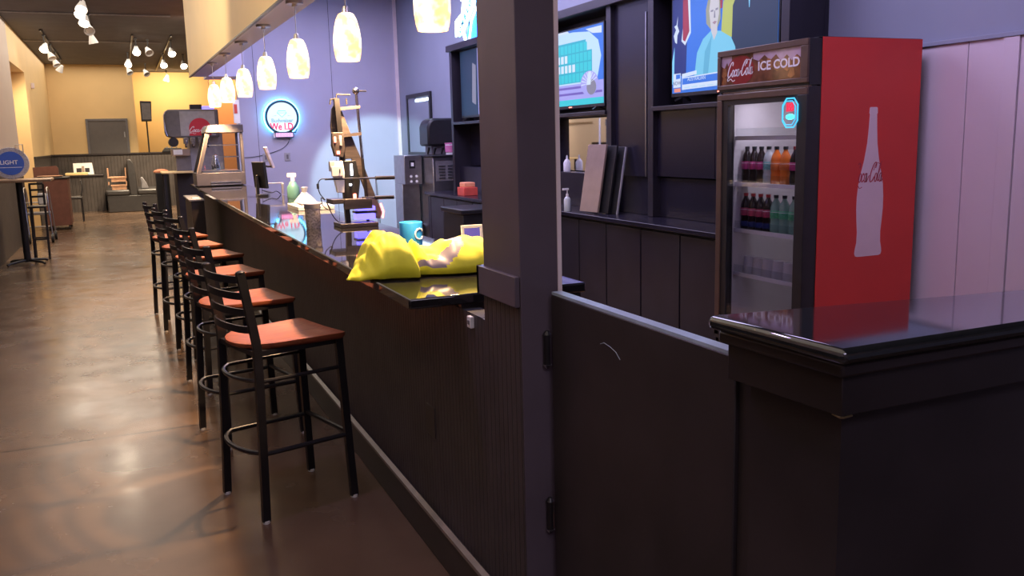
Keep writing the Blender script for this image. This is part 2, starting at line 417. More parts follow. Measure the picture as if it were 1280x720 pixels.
# post at the end of the bar
p = thing('pillar', 'square dark post rising from the near end of the bar', 'pillar', (1.06, 2.41, 0)); del p['label'], p['category']; p['kind'] = 'structure'
obj('shaft', B().m('post').box(.999, 1.117, 2.265, 2.545, 0, 2.62), parent=p, bev=.002)
obj('clad_panel', B().m('bead').box(.9975, .999, 2.267, 2.545, 0, 1.125), parent=p)
obj('corner_light_strip', B().m('trimpale').box(1.1165, 1.129, 2.262, 2.3, 1.0, 2.62), parent=p, label='thin pale strip painted as light along the post corner')  # light along the post corner is put into the pale colour
obj('base_block', B().m('post').box(.982, .998, 2.268, 2.565, 1.125, 1.213).box(.982, 1.117, 2.546, 2.565, 1.125, 1.213), parent=p, bev=.002)

# ------------------------------------------------------------------ the bar
bar = thing('bar_counter', 'long dark beadboard bar with glossy black top running down the room', 'bar counter', (1.1, 7.6, 0))
obj('front_panel', B().m('bead').box(.9975, 1.05, 2.546, 13.2, 0, 1.04), parent=bar)
obj('top', B().m('bartop').box(.815, 1.467, 2.75, 13.0, 1.055, 1.09), parent=bar, bev=.006, label='glossy black bar top')
obj('baseboard', B().m('espresso').box(.98, .998, 2.27, 13.2, 0, .16), parent=bar, bev=.002)
obj('base_cap', B().m('baseedge').prism([(0, 0), (.03, 0), (.03, .014), (.012, .022), (0, .008)], fr((.998, 2.27, .16), (-1, 0, 0), (0, 0, 1)), 0, 10.93), parent=bar, label='pale worn moulding along the bar foot')
obj('added_shade_sheet', B().m('seam').box(.9975, 1.06, 2.567, 2.749, 1.04, 1.0415), parent=bar)  # thin dark sheet added; shade put into the panel top's colour
obj('end_panel', B().m('espresso').box(1.0, 1.45, 2.76, 2.79, 0, 1.055), parent=bar)
o = B().m('white').box(.984, .998, 2.64, 2.672, .995, 1.033).m('grey').box(.98, .985, 2.648, 2.66, 1.007, 1.021)
obj('socket', o, parent=bar, label='small white socket under the bar top', bev=.002)
obj('cover_plate', B().m('espresso').box(.994, .998, 3.09, 3.19, .48, .60), parent=bar, bev=.002)
obj('back_shelf', B().m('espresso').box(1.05, 1.45, 2.8, 13.1, .6, .63), parent=bar)
# service shelf on the far stretch of the bar front
t = thing('service_shelf', 'small shelf with pale metal top on dark box against the far bar front', 'shelf', (.8, 11.2, 0))
obj('top', B().m('steel').box(.65, .812, 10.7, 11.8, .985, 1.0).m('greylight').box(.7, .78, 10.9, 11.1, 1.0, 1.006), parent=t)
obj('cabinet', B().m('espresso').box(.67, .81, 10.72, 11.78, 0, .985), parent=t)

# bar gate
g = thing('bar_gate', 'low dark swing gate between the post and the near counter', 'gate', (1.1, 1.8, 0))
obj('panel', B().m('espresso2').box(1.08, 1.115, 1.40, 2.235, .16, 1.16), parent=g, bev=.003)
sc = B().m('worn').tube([Vector((1.0793, y, z)) for y, z in ((1.95, 1.075), (1.93, 1.082), (1.9, 1.078), (1.87, 1.07), (1.85, 1.055))], .0008, 4)
obj('scratch', sc, parent=g)
obj('top_edge', B().m('worn').box(1.082, 1.113, 1.40, 2.235, 1.16, 1.168), parent=g, label='pale worn top edge with blue light put into its colour')
for z in (.997, .492):
    h = B().m('blackmetal').cyl((1.072, 2.25, z-.045), (1.072, 2.25, z+.045), .011, seg=16).cyl((1.072, 2.25, z+.045), (1.072, 2.25, z+.056), .013, .006).cyl((1.072, 2.25, z-.054), (1.072, 2.25, z-.045), .006, .013)
    h.m('steel').cyl((1.072, 2.25, z-.046), (1.072, 2.25, z-.043), .0125)
    obj('hinge', h, parent=g, label='black barrel hinge')

# near half-wall counter
k = thing('counter', 'near dark half wall with a thick glossy dark counter top', 'counter', (2, 1.2, 0))
def capsec(z0, z1, e):
    return [(1.02+e, 1.415-e), (1.036+e, 1.068+e), (3.1, 1.09+e), (3.1, 1.10+.2-e), (1.8, 1.3-e)]
top = B().m('captop').prism(capsec(0, 0, 0), MI, 1.222, 1.25)
obj('top', top, parent=k, bev=.011, label='thick lacquered dark top')
obj('moulding', B().m('espresso').prism(capsec(0, 0, .016), MI, 1.196, 1.222), parent=k, bev=.006)
obj('skirt', B().m('espresso').prism(capsec(0, 0, .03), MI, 1.125, 1.196), parent=k, bev=.002)
obj('body', B().m('espresso2').prism(capsec(0, 0, .062), MI, 0, 1.125), parent=k)
obj('end_jamb', B().m('espresso2').box(1.09, 1.2, 1.33, 1.398, 0, 1.125), parent=k)
obj('corner_clip', B().m('brass').tube([(1.068, 1.12, 1.1245), (1.067, 1.101, 1.123), (1.072, 1.0975, 1.1235), (1.09, 1.0985, 1.1245)], .002, 6), parent=k, label='worn pale chip under the corner')

# ------------------------------------------------------------------ bar stools
def hoop(z, xf, xr, hw, r=.008, bow=.1, n=9, front=True):
    P = [Vector((xf, -hw, z))]
    for i in range(n+1):
        a = -PI/2+PI*i/n
        P.append(Vector((xr+.05-bow*math.cos(a), hw*math.sin(a), z)))
    P.append(Vector((xf, hw, z)))
    return P
def make_stool(loc, rz, label):
    t = thing('bar_stool', label, 'bar stool', loc, rz, 'ladder-back stools along the bar')
    # saddle seat
    s = B().m('seatwood'); out = []
    for i in range(13):
        a = PI/2+PI*i/12
        out.append((-.08+.15*math.cos(a), .2*math.sin(a)*(1 if abs(math.sin(a)) < .99 else 1)))
    out += [(.0, -.208), (.1, -.218), (.2, -.226), (.215, -.215), (.222, 0), (.215, .215), (.2, .226), (.1, .218), (0, .208)]
    rings = []
    for sc_, z in ((.0, .757), (.35, .756), (.7, .758), (.93, .768), (1., .765), (1., .752), (.95, .744), (0, .744)):
        rings.append([s.bm.verts.new((x*sc_+.04*(1-sc_), y*sc_, z+(.006*(abs(y)/.2)**2*sc_ if z > .75 else 0))) for x, y in out] if sc_ else [s.bm.verts.new((.04, 0, z))])
    for A, C in zip(rings, rings[1:]):
        for i in range(len(out)):
            j = (i+1) % len(out); ql = []
            for v in (A[i % len(A)], A[j % len(A)], C[j % len(C)], C[i % len(C)]):
                if v not in ql: ql.append(v)
            s.bm.faces.new(ql)
    obj('seat', s, parent=t, local=True, label='glossy reddish brown wooden seat', angle=60)
    for sd in (-1, 1):
        b = B().m('blackmetal').bar(catmull([(-.212, .218*sd, .008), (-.2, .21*sd, .35), (-.19, .2*sd, .72), (-.2, .195*sd, .85), (-.235, .19*sd, 1.085)], 4), .034, .022, up=(0, 1, 0))
        b.sph((-.235, .19*sd, 1.085), .017, (1.1, .8, .5), 10)
        l = obj('leg', b, parent=t, local=True)
        obj('foot_glide', B().m('glide').cyl((-.2125, .218*sd, 0), (-.2125, .218*sd, .012), .016, seg=12), parent=l, local=True, label='white foot glide')
        b = B().m('blackmetal').bar([(.214, .216*sd, .008), (.2, .205*sd, .4), (.19, .195*sd, .745)], .034, .022, up=(0, 1, 0))
        l = obj('leg', b, parent=t, local=True)
        obj('foot_glide', B().m('glide').cyl((.214, .216*sd, 0), (.214, .216*sd, .012), .016, seg=12), parent=l, local=True, label='white foot glide')
    obj('seat_frame', B().m('blackmetal').box(-.185, .19, -.195, -.175, .722, .744).box(-.185, .19, .175, .195, .722, .744).box(.17, .19, -.195, .195, .722, .744).box(-.2, -.18, -.195, .195, .722, .744), parent=t, local=True)
    obj('upper_ring', B().m('blackmetal').tube(catmull([tuple(p) for p in hoop(.615, .19, -.19, .2)], 2), .009, 8), parent=t, local=True)
    obj('foot_ring', B().m('blackmetal').tube(catmull([tuple(p) for p in hoop(.3, .2, -.2, .208)], 2), .011, 8).cyl((.203, -.208, .31), (.203, .208, .31), .011, seg=8), parent=t, local=True)
    for z, xx in ((1.055, -.23), (.985, -.218), (.915, -.208), (.84, -.2)):
        P = [(xx-.045*math.cos(a), .19*math.sin(a)/1., z) for a in [(-PI/2)+PI*i/12 for i in range(13)]]
        obj('back_slat', B().m('blackmetal').bar(P, .008, .03), parent=t, local=True)
    return t
sp = [((.573, 3.99), 15.6), ((.54, 5.03), 13), ((.545, 6.19), 13), ((.535, 7.24), 14), ((.47, 8.05), 12), ((.42, 8.98), 12)]
nm = ['nearest of the six ladder-back bar stools, its reddish seat fully in view', 'second ladder-back bar stool from the camera, just behind the nearest one', 'third ladder-back bar stool from the camera', 'fourth ladder-back bar stool, with two more between it and the far end', 'fifth ladder-back bar stool, last but one of the row', 'farthest ladder-back bar stool at the far end of the row']
first = make_stool((sp[0][0][0], sp[0][0][1], 0), math.radians(sp[0][1]), nm[0])
for (xy, a), n in list(zip(sp, nm))[1:]:
    dup(first, (xy[0], xy[1], 0), math.radians(a), n)

# ------------------------------------------------------------------ pendants
def make_pendant(loc, label):
    t = thing('pendant_lamp', label, 'pendant lamp', loc, 0, 'glass pendants under the soffit')
    obj('canopy', B().m('nickel').cyl((0, 0, -.022), (0, 0, 0), .062, seg=24).cyl((0, 0, -.04), (0, 0, -.022), .02, seg=12), parent=t, local=True, bev=.003)
    obj('cord', B().m('nickel').cyl((0, 0, -.24), (0, 0, -.04), .0035, seg=8), parent=t, local=True)
    obj('socket_cap', B().m('nickel').lathe([(0, -.225), (.014, -.225), (.02, -.24), (.026, -.28), (.03, -.29), (0, -.29)], seg=16), parent=t, local=True)
    pr = [(.028, -.262), (.045, -.27), (.06, -.3), (.073, -.35), (.0805, -.41), (.08, -.46), (.073, -.51), (.066, -.535), (.063, -.535), (.07, -.51), (.0765, -.46), (.077, -.41), (.07, -.35), (.057, -.303), (.03, -.272)]
    obj('lamp_shade', B().m('shade').lathe(pr, seg=28), parent=t, local=True, label='glowing mottled amber and white glass shade')
    return t
PY = [3.79, 5.28, 6.65, 8.0, 9.3, 10.5, 11.7]
PX = [1.285, 1.262, 1.222, 1.196, 1.168, 1.133, 1.105]
pn = ['pendant at the top edge of the picture beside the dark post, nearest of the row', 'second pendant from the post, large and hanging right of the row', 'third pendant from the post, its canopy just below the picture top', 'fourth of the seven pendants counting from the post', 'fifth of the seven pendants counting from the post', 'sixth pendant from the post, last but one at the far end', 'farthest small pendant at the far end of the row']
pl = [(x, y, 2.603) for x, y in zip(PX, PY)]
p0 = make_pendant(pl[0], pn[0])
for l, n in zip(pl[1:], pn[1:]): dup(p0, l, None, n)

# ------------------------------------------------------------------ script lettering for the cola brand
def script_strokes():
    S = []
    sl = lambda P: [(x+.28*y, y) for x, y in P]
    S.append((sl([(1.15, 1.5), (1.2, 1.85), (.95, 2.0), (.55, 1.7), (.2, 1.0), (.12, .35), (.35, 0), (.8, .15), (1.15, .55)]), .2))
    el = lambda cx, w_=.27: [(cx+w_*math.cos(a), .46+.46*math.sin(a)) for a in [PI/2+2*PI*i/10 for i in range(11)]]
    S.append((sl(el(1.55)), .17))
    S.append((sl([(2.45, .72), (2.3, .93), (2.05, .7), (1.98, .3), (2.2, .02), (2.55, .25)]), .18))
    S.append((sl(el(2.9)), .17)); S.append((sl([(3.15, .95), (3.1, .3), (3.25, .02), (3.5, .3), (3.65, .6)]), .17))
    S.append((sl([(3.6, .62), (3.95, .66)]), .13))
    S.append((sl([(5.1, 1.45), (5.2, 1.85), (4.95, 2.05), (4.5, 1.75), (4.12, 1.0), (4.05, .35), (4.3, 0), (4.75, .15), (5.1, .55)]), .2))
    S.append((sl([(4.75, 1.2), (4.9, 1.7), (5.5, 2.0), (6.1, 1.85), (6.5, 2.15)]), .12))
    S.append((sl(el(5.5)), .17))
    S.append((sl([(5.75, .4), (6.15, 1.1), (6.3, 1.75), (6.2, 1.95), (6.05, 1.6), (5.98, .6), (6.05, .08), (6.3, .2)]), .15))
    S.append((sl(el(6.65)), .17)); S.append((sl([(6.9, .95), (6.85, .3), (7.0, .02), (7.25, .3)]), .17))
    S.append((sl([(.75, .0), (.2, -.2), (.35, -.5), (1.1, -.28), (1.8, -.62), (2.4, -.5)]), .15))
    return S
def cola_script(b, mt, cx, cy, width, rise=0., d=.001, keep=None, ys=1., wt=1.15):
    k_ = width/7.6
    for P, w_ in script_strokes():
        Q = [(cx+(x-3.8)*k_, cy+(y-.75)*k_*ys+rise*(x-3.8)*k_) for x, y in P]
        b.ribbon(Q, w_*k_*wt, mt, d, keep)

# ------------------------------------------------------------------ drinks cooler
c = thing('drinks_cooler', 'tall red and black glass-door drinks cooler with white bottle on its side', 'cooler', (3.86, 4.24, 0))
X0, X1, Y0, Y1, ZT = 3.506, 4.235, 3.853, 4.65, 2.1
b = B().m('blackplastic').box(3.426, X0, Y0, Y0+.03, .06, 1.84).box(3.426, X0, Y1-.03, Y1, .06, 1.84).box(3.426, X0, Y0, Y1, 0, .3).box(X0, X1, Y1-.015, Y1, .06, ZT).box(X0, X1, Y0, Y1, 1.87, ZT).box(X0, X1, Y0, Y1, .0, .3).box(X0, X1, Y0, Y0+.03, .06, ZT).box(X1-.03, X1, Y0, Y1, .06, ZT)
obj('body', b, parent=c, bev=.003)
obj('side_panel', B().m('red').box(X0+.005, X1, Y0-.004, Y0, .03, ZT-.003), parent=c, label='red side panel')
# the white contour bottle and its red lettering
fb = facing_y((0, Y0-.004, 0))
half = [(.022, 1.722), (.029, 1.718), (.031, 1.69), (.0265, 1.682), (.028, 1.66), (.031, 1.6), (.038, 1.52), (.055, 1.43), (.078, 1.35), (.092, 1.29), (.099, 1.22), (.0995, 1.15), (.094, 1.08), (.088, 1.02), (.09, .96), (.099, .925), (.102, .9), (.096, .885), (.08, .88)]
bx = 3.888
pts = [(bx+w_, z) for w_, z in half]+[(bx-w_, z) for w_, z in half[::-1]]
obj('bottle_graphic', B().m('bottlewhite').prism(pts, fb, .0003, .0012), parent=c, label='pale pink contour bottle silhouette')
b = B().m('redtext')
cola_script(b, fb, bx-.019, 1.345, .226, d=.0018, keep=lambda p: abs(p.x-bx) < .096, ys=1.8, wt=1.3)
obj('bottle_lettering', b, parent=c, label='red script lettering reading Coca-Cola')
# header box
FX = 3.425
hb = B().m('blackplastic').box(FX, X0, Y0, Y1, 1.845, 2.09)
obj('header', hb, parent=c, bev=.002)
fh = facing_x((FX, 4.65, 0))   # u runs from the far end (u=0) to the near end (u=.797)
b = B().m('bronze').rect(fh, 0, .797, 2.055, 2.09, 0, .014).rect(fh, 0, .797, 1.858, 1.885, 0, .014).rect(fh, 0, .03, 1.885, 2.055, 0, .014).rect(fh, .74, .797, 1.885, 2.055, 0, .014)
obj('header_frame', b, parent=c, bev=.003, label='bronze header frame')
b = B().m('hdr_brown').rect(fh, .03, .74, 1.885, 2.055, 0, .003)
b.m('hdr_ice').prism([(.03, 2.055), (.03, 2.0), (.06, 1.985), (.085, 2.02), (.1, 1.99), (.13, 2.02), (.13, 2.055)], fh, .0031, .0036)
b.prism([(.33, 2.055), (.33, 2.02), (.38, 2.005), (.43, 2.035), (.48, 2.0), (.53, 2.03), (.57, 1.99), (.62, 2.02), (.66, 1.985), (.7, 2.015), (.74, 1.99), (.74, 2.055)], fh, .0031, .0036)
b.m('hdr_amber')
for u, v, r in ((.06, 1.96, .03), (.4, 1.985, .03), (.47, 1.98, .035), (.55, 1.97, .035), (.63, 1.965, .035), (.7, 1.98, .03), (.06, 1.91, .025), (.66, 1.92, .03)):
    b.prism([(u-r, v-r*.6), (u-r*.2, v-r), (u+r*.9, v-r*.5), (u+r*.6, v+r*.7), (u-r*.3, v+r)], fh, .0037, .0041)
b.m('hdr_red').disc(fh, .215, 1.965, .125, .085, .0042, .0046)
obj('header_panel', b, parent=c, label='glossy printed header with brown ice picture')
b = B().m('scriptwhite'); cola_script(b, fh, .215, 1.966, .25, rise=.03, d=.0052, ys=1.3, wt=1.5)
obj('header_script', b, parent=c, label='pale script lettering Coca-Cola')
b = B().m('scriptwhite').text('ICE COLD', .07, fh, .55, 1.972, .0048, 0, 1.12, bold=.002)
obj('header_lettering', b, parent=c, label='pale lettering ICE COLD')
# door
b = B().m('bronze').rect(fh, 0, .797, 1.795, 1.83, 0, .012).rect(fh, 0, .045, .32, 1.795, 0, .012)
b.m('blackplastic').rect(fh, .72, .797, .32, 1.795, -.01, .012).rect(fh, 0, .797, .3, .36, -.01, .012)
obj('door', b, parent=c, bev=.003)
obj('inner_frame', B().m('blackplastic').rect(fh, .045, .1, .36, 1.795, -.03, .004).rect(fh, .1, .72, 1.765, 1.795, -.03, .004), parent=c)
obj('door_edge', B().m('bronze').rect(fh, .05, .797, 1.833, 1.842, -.02, .008), parent=c)
obj('glass_pane', B().m('doorglass').rect(fh, .045, .72, .36, 1.795, -.006, -.001), parent=c, label='clear glass pane')
b = B().m('liner').box(X1-.06, X1-.03, 3.885, 4.634, .3, 1.87).box(3.53, X1-.06, 4.628, 4.634, .3, 1.87).box(3.53, X1-.06, 3.885, 3.905, .3, 1.87).box(3.53, X1-.06, 3.905, 4.628, 1.83, 1.87).box(3.53, X1-.06, 3.905, 4.628, .3, .34)
obj('liner', b, parent=c, label='off-white cooler lining')
for z in (1.565, 1.28, .99, .71):
    b = B().m('shelfwhite').box(3.535, 3.548, 3.91, 4.625, z-.012, z+.012)
    b.m('steel')
    for i in range(13): b.box(3.548, 4.16, 3.925+i*.058, 3.929+i*.058, z-.004, z)
    b.m('glass').box(3.537, 3.54, 3.915, 4.62, z+.012, z+.06)
    obj('shelf', b, parent=c, label='white wire shelf with clear price rail')
# reflection of a neon sign, painted as glowing shapes on the door
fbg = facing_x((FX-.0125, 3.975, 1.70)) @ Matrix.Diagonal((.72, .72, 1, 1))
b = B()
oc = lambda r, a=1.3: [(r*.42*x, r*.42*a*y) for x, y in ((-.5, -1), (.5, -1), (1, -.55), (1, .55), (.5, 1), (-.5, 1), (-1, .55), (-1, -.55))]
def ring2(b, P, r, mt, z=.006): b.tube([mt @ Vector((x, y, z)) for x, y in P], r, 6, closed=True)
ring2(b.m('reflcyan'), oc(.2), .0045, fbg); ring2(b, [(x-.012, y) for x, y in oc(.165)], .003, fbg)
b.m('reflred').text('B', .085, fbg, -.018, .04, .004, .002, 1.1, bold=.004).text('3', .085, fbg, .022, .04, .004, .002, 1., bold=.004)
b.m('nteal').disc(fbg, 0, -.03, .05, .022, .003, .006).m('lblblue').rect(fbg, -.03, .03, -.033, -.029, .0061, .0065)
obj('painted_neon_reflection', b, parent=c, label='small octagonal cyan neon reflection painted on the glass, with red letter')
# bottles
def bottle(x, y, z, liquid, lbl, lowlbl, cap, label, group, name='soda_bottle'):
    t = thing(name, label, 'bottle', (x, y, z), 0, group)
    prof = [(0, 0), (.027, 0), (.0325, .008), (.0335, .02), (.0335, .06), (.031, .075), (.0335, .09), (.0335, .14), (.0325, .155), (.026, .18), (.015, .2), (.0125, .21), (.0125, .216), (0, .216)]
    obj('body', B().m(liquid).lathe(prof, seg=18), parent=t, local=True)
    obj('label_band', B().m(lbl).lathe([(.0337, .092), (.0342, .093), (.0342, .139), (.0337, .14)], seg=18).m('scriptwhite').lathe([(.0343, .128), (.0344, .128), (.0344, .131), (.0343, .131)], seg=18), parent=t, local=True)
    if lowlbl: obj('lower_print', B().m(lowlbl).lathe([(.0337, .024), (.034, .025), (.034, .055), (.0337, .056)], seg=18), parent=t, local=True)
    obj('cap', B().m(cap).cyl((0, 0, .213), (0, 0, .231), .0145, seg=14), parent=t, local=True)
    return t
ys = [4.585, 4.515, 4.447, 4.378, 4.308, 4.228, 4.142]
r1 = [('cola', 'lblpink', None, 'capblack', 'dark cola bottle with pink label, leftmost on the cooler upper filled shelf'),
      ('cola', 'lblpink', None, 'capblack', 'dark cola bottle with pink label, second from left on the upper filled shelf'),
      ('cola', 'lblpink', None, 'capblack', 'dark cola bottle with pink label, third from left on the upper filled shelf'),
      ('sodaclear', 'lblteal', None, 'capblack', 'bottle with pale teal label between cola and orange soda'),
      ('orangesoda', 'lblorange', None, 'capblack', 'left one of the two orange soda bottles'),
      ('orangesoda', 'lblorange', None, 'capblack', 'right one of the two orange soda bottles'),
      ('cola', 'lblpink', None, 'capred', 'dark cola bottle with red cap, right end of the upper filled shelf')]
r2 = [('cola', 'lblred', 'lblblue', 'capred', 'red-labelled bottle, leftmost on the cooler lower filled shelf'),
      ('cola', 'lblred', 'lblblue', 'capred', 'red-labelled bottle, second from left on the lower filled shelf'),
      ('cola', 'lblred', 'lblblue', 'capred', 'red-labelled bottle, third from left on the lower filled shelf'),
      ('cola', 'lblred', 'lblblue', 'capred', 'red-labelled bottle next to the green ones on the lower filled shelf'),
      ('sodagreen', 'lblgreen', None, 'capblack', 'leftmost of the three green-labelled clear soda bottles'),
      ('sodagreen', 'lblgreen', None, 'capblack', 'middle one of the three green-labelled clear soda bottles'),
      ('sodagreen', 'lblgreen', None, 'capblack', 'rightmost of the three green-labelled clear soda bottles')]
for yy, a in zip(ys, r1): bottle(3.6, yy, 1.281, *a, 'soda bottles in the cooler')
for yy, a in zip([4.588, 4.517, 4.445, 4.374, 4.303, 4.226, 4.14], r2): bottle(3.6, yy, .991, *a, 'soda bottles in the cooler')
cn = ['leftmost upside-down clear cup on the cooler bottom shelf', 'second clear cup from the left on the cooler bottom shelf', 'middle clear cup on the cooler bottom shelf', 'fourth clear cup from the left on the cooler bottom shelf', 'rightmost clear cup on the cooler bottom shelf']
for yy, n in zip([4.565, 4.475, 4.385, 4.29, 4.19], cn):
    o = obj('plastic_cup', B().m('cupclear').lathe([(.044, 0), (.045, .004), (.036, .1), (.034, .11), (0, .11), (0, .106), (.032, .106), (.042, 0), (.044, 0)], (3.62, yy, .711), 20)); tag(o, n, 'cup', 'cups in the cooler')

# ------------------------------------------------------------------ back bar: base cabinets and wall unit
t = thing('base_cabinet', 'long run of dark base cabinets with dark counter along the right wall', 'cabinet', (4.0, 8.1, 0))
obj('counter_top', B().m('cabglossy').box(3.69, 4.34, 4.72, 11.5, .885, .92), parent=t, bev=.004)
b = B().m('cabinet').box(3.76, 4.34, 4.72, 11.48, .08, .885).m('seam').box(3.82, 4.3, 4.72, 11.48, 0, .08)
obj('carcass', b, parent=t)
ed = [4.74, 5.0, 5.507, 6.055, 6.611, 7.11, 7.62, 8.15, 8.7, 9.25, 9.8, 10.333, 10.82, 11.348, 11.47]
for a, e in zip(ed, ed[1:]):
    obj('door', B().m('cabinet').box(3.725, 3.76, a+.009, e-.009, .11, .86), parent=t, bev=.003)
WU = thing('wall_unit', 'dark wall unit with three television bays above the back counter', 'wall unit', (4.2, 8, 1.25))
bays = [(4.76, 6.34), (6.42, 7.03), (7.11, 8.75), (8.83, 9.45), (9.53, 11.17)]
b = B().m('cabinet').box(4.31, 4.345, 4.72, 11.2, 1.25, 2.72)
obj('back_panel', b, parent=WU)
obj('backsplash', B().m('cabglossy').box(4.09, 4.34, 4.72, 11.2, .922, 1.25), parent=WU, bev=.003)
for y in (4.72, 6.34, 7.03, 8.75, 9.45, 11.17):
    obj('stile', B().m('cabinet').box(4.02, 4.31, y, y+.08, .922, 2.72), parent=WU, bev=.003)
for (a, e) in (bays[0], bays[2], bays[4]):
    obj('shelf', B().m('cabinet').box(4.0, 4.31, a, e, 1.79, 1.825), parent=WU, bev=.003)
    obj('dark_panel', B().m('cabglossy').box(4.06 if a < 7 else 4.25, 4.31, a, (a+e)/2-.004, 1.26, 1.79).box(4.06 if a < 7 else 4.25, 4.31, (a+e)/2+.004, e, 1.26, 1.79), parent=WU)
for (a, e) in (bays[1], bays[3]):
    obj('dark_panel', B().m('cabglossy').box(4.06, 4.31, a, e, 1.25, 2.72), parent=WU)
obj('crown', B().m('cabinet').box(3.98, 4.345, 4.70, 11.27, 2.72, 2.80), parent=WU, bev=.006)
obj('metal_strip', B().m('steel').box(4.052, 4.06, 6.5, 6.512, 1.25, 2.6), parent=WU, label='thin bright metal strip')
obj('mirror', B().m('mirror').box(4.24, 4.249, 7.42, 8.28, 1.26, 1.775), parent=WU, label='mirror reflecting the warm opposite wall')

# ------------------------------------------------------------------ televisions
def tv(yc, zb, w_, h_, label, painter):
    t = thing('television', label, 'television', (4.13, yc, zb-.065), 0, 'televisions on the back bar')
    fm = facing_x((4.1, yc+w_/2, zb))
    obj('casing', B().m('blackplastic').box(4.1, 4.15, yc-w_/2-.015, yc+w_/2+.015, zb-.03, zb+h_+.015), parent=t, bev=.004)
    for sy in (-1, 1):
        obj('foot', B().m('blackplastic').bar([(4.13, yc+sy*.5, zb-.02), (4.06, yc+sy*.53, zb-.058)], .02, .014).bar([(4.13, yc+sy*.5, zb-.02), (4.2, yc+sy*.53, zb-.058)], .02, .014), parent=t)
    s = B(); painter(s, fm, w_, h_)
    obj('screen', s, parent=t, label='lit screen', smooth=False)
    obj('sensor', B().m('ledred').box(4.097, 4.1, yc-.03, yc+.03, zb-.018, zb-.012), parent=t)
    return t
def L(i): return .001+i*.0006, .0014+i*.0006
def news(s, f, w, h):
    P = lambda pts, i: s.prism([(x*w, y*h) for x, y in pts], f, *L(i))
    s.m('s_blue').rect(f, 0, w, 0, h, 0, .001)
    s.m('s_navy'); P([(0, .18), (.15, .18), (.17, 1), (0, 1)], 0)
    s.m('s_cyan'); P([(0, .1), (.02, .1), (.025, .5), (0, .35)], 1)
    s.m('s_white'); P([(.03, .55), (.015, .62), (.04, .68), (.02, .72), (.045, .73), (.06, .82), (.055, .72), (.075, .66), (.055, .62), (.05, .53)], 1)
    P([(.1, .55), (.14, .5), (.2, .62), (.19, 1), (.15, 1)], 1)
    s.m('s_red'); P([(.115, .56), (.14, .54), (.185, .64), (.165, 1), (.115, 1)], 2)
    s.m('s_red'); P([(.47, 1), (.52, 1), (.51, .8), (.47, .8)], 1)
    s.m('s_yellow'); P([(.5, .5), (.52, .86), (.57, .97), (.66, 1), (.64, .5)], 2)
    s.m('s_dark'); P([(.6, .18), (.61, .8), (.66, .93), (.74, 1), (.84, 1), (.84, .18)], 3); P([(.82, .1), (1, .1), (1, 1), (.84, 1)], 4)
    s.m('s_cyan'); P([(.74, 1), (.765, 1), (.76, .75), (.755, .75)], 4)
    s.m('s_hair'); P([(.36, .68), (.355, .82), (.38, .94), (.42, 1.0), (.47, .99), (.49, .92), (.5, .7), (.47, .62), (.4, .62)], 5)
    s.m('s_suit'); P([(.24, .12), (.27, .4), (.33, .53), (.41, .6), (.5, .58), (.6, .5), (.64, .4), (.66, .12)], 6)
    s.m('s_suitshade'); P([(.33, .12), (.35, .4), (.42, .56), (.40, .35), (.38, .12)], 7)
    s.m('s_skin'); P([(.41, .6), (.4, .7), (.39, .8), (.4, .9), (.43, .955), (.46, .95), (.485, .88), (.485, .75), (.47, .66), (.47, .57), (.44, .5)], 8)
    s.m('s_grey'); P([(.405, .8), (.43, .805), (.43, .785), (.405, .785)], 9); P([(.452, .81), (.476, .815), (.476, .795), (.452, .79)], 9); P([(.44, .79), (.447, .79), (.452, .72), (.436, .72)], 9)
    s.m('s_lip'); P([(.422, .675), (.445, .69), (.466, .68), (.446, .655)], 9)
    s.m('s_white'); P([(.02, .06), (.1, .06), (.1, .21), (.02, .21)], 10); P([(.115, .16), (.27, .18), (.27, .22), (.115, .2)], 10); P([(.115, .03), (.97, .05), (.97, .2), (.115, .16)], 10)
    s.m('s_blue'); P([(.05, .15), (.095, .155), (.095, .2), (.05, .2)], 11); P([(.12, .085), (.9, .1), (.9, .18), (.12, .15)], 11)
    s.m('s_orange'); P([(.03, .01), (.1, .01), (.1, .05), (.03, .05)], 10)
    s.m('s_navy').text('NOW', .055*w*.62, f, .06*w, .105*h, .009)
    s.m('s_white').text('AUSTRALIAN', .032*w, f, .27*w, .135*h, .0092)
    s.m('s_pale')
    for i in range(9): P([(.14+i*.08, .045), (.2+i*.08, .047), (.2+i*.08, .06), (.14+i*.08, .058)], 11)
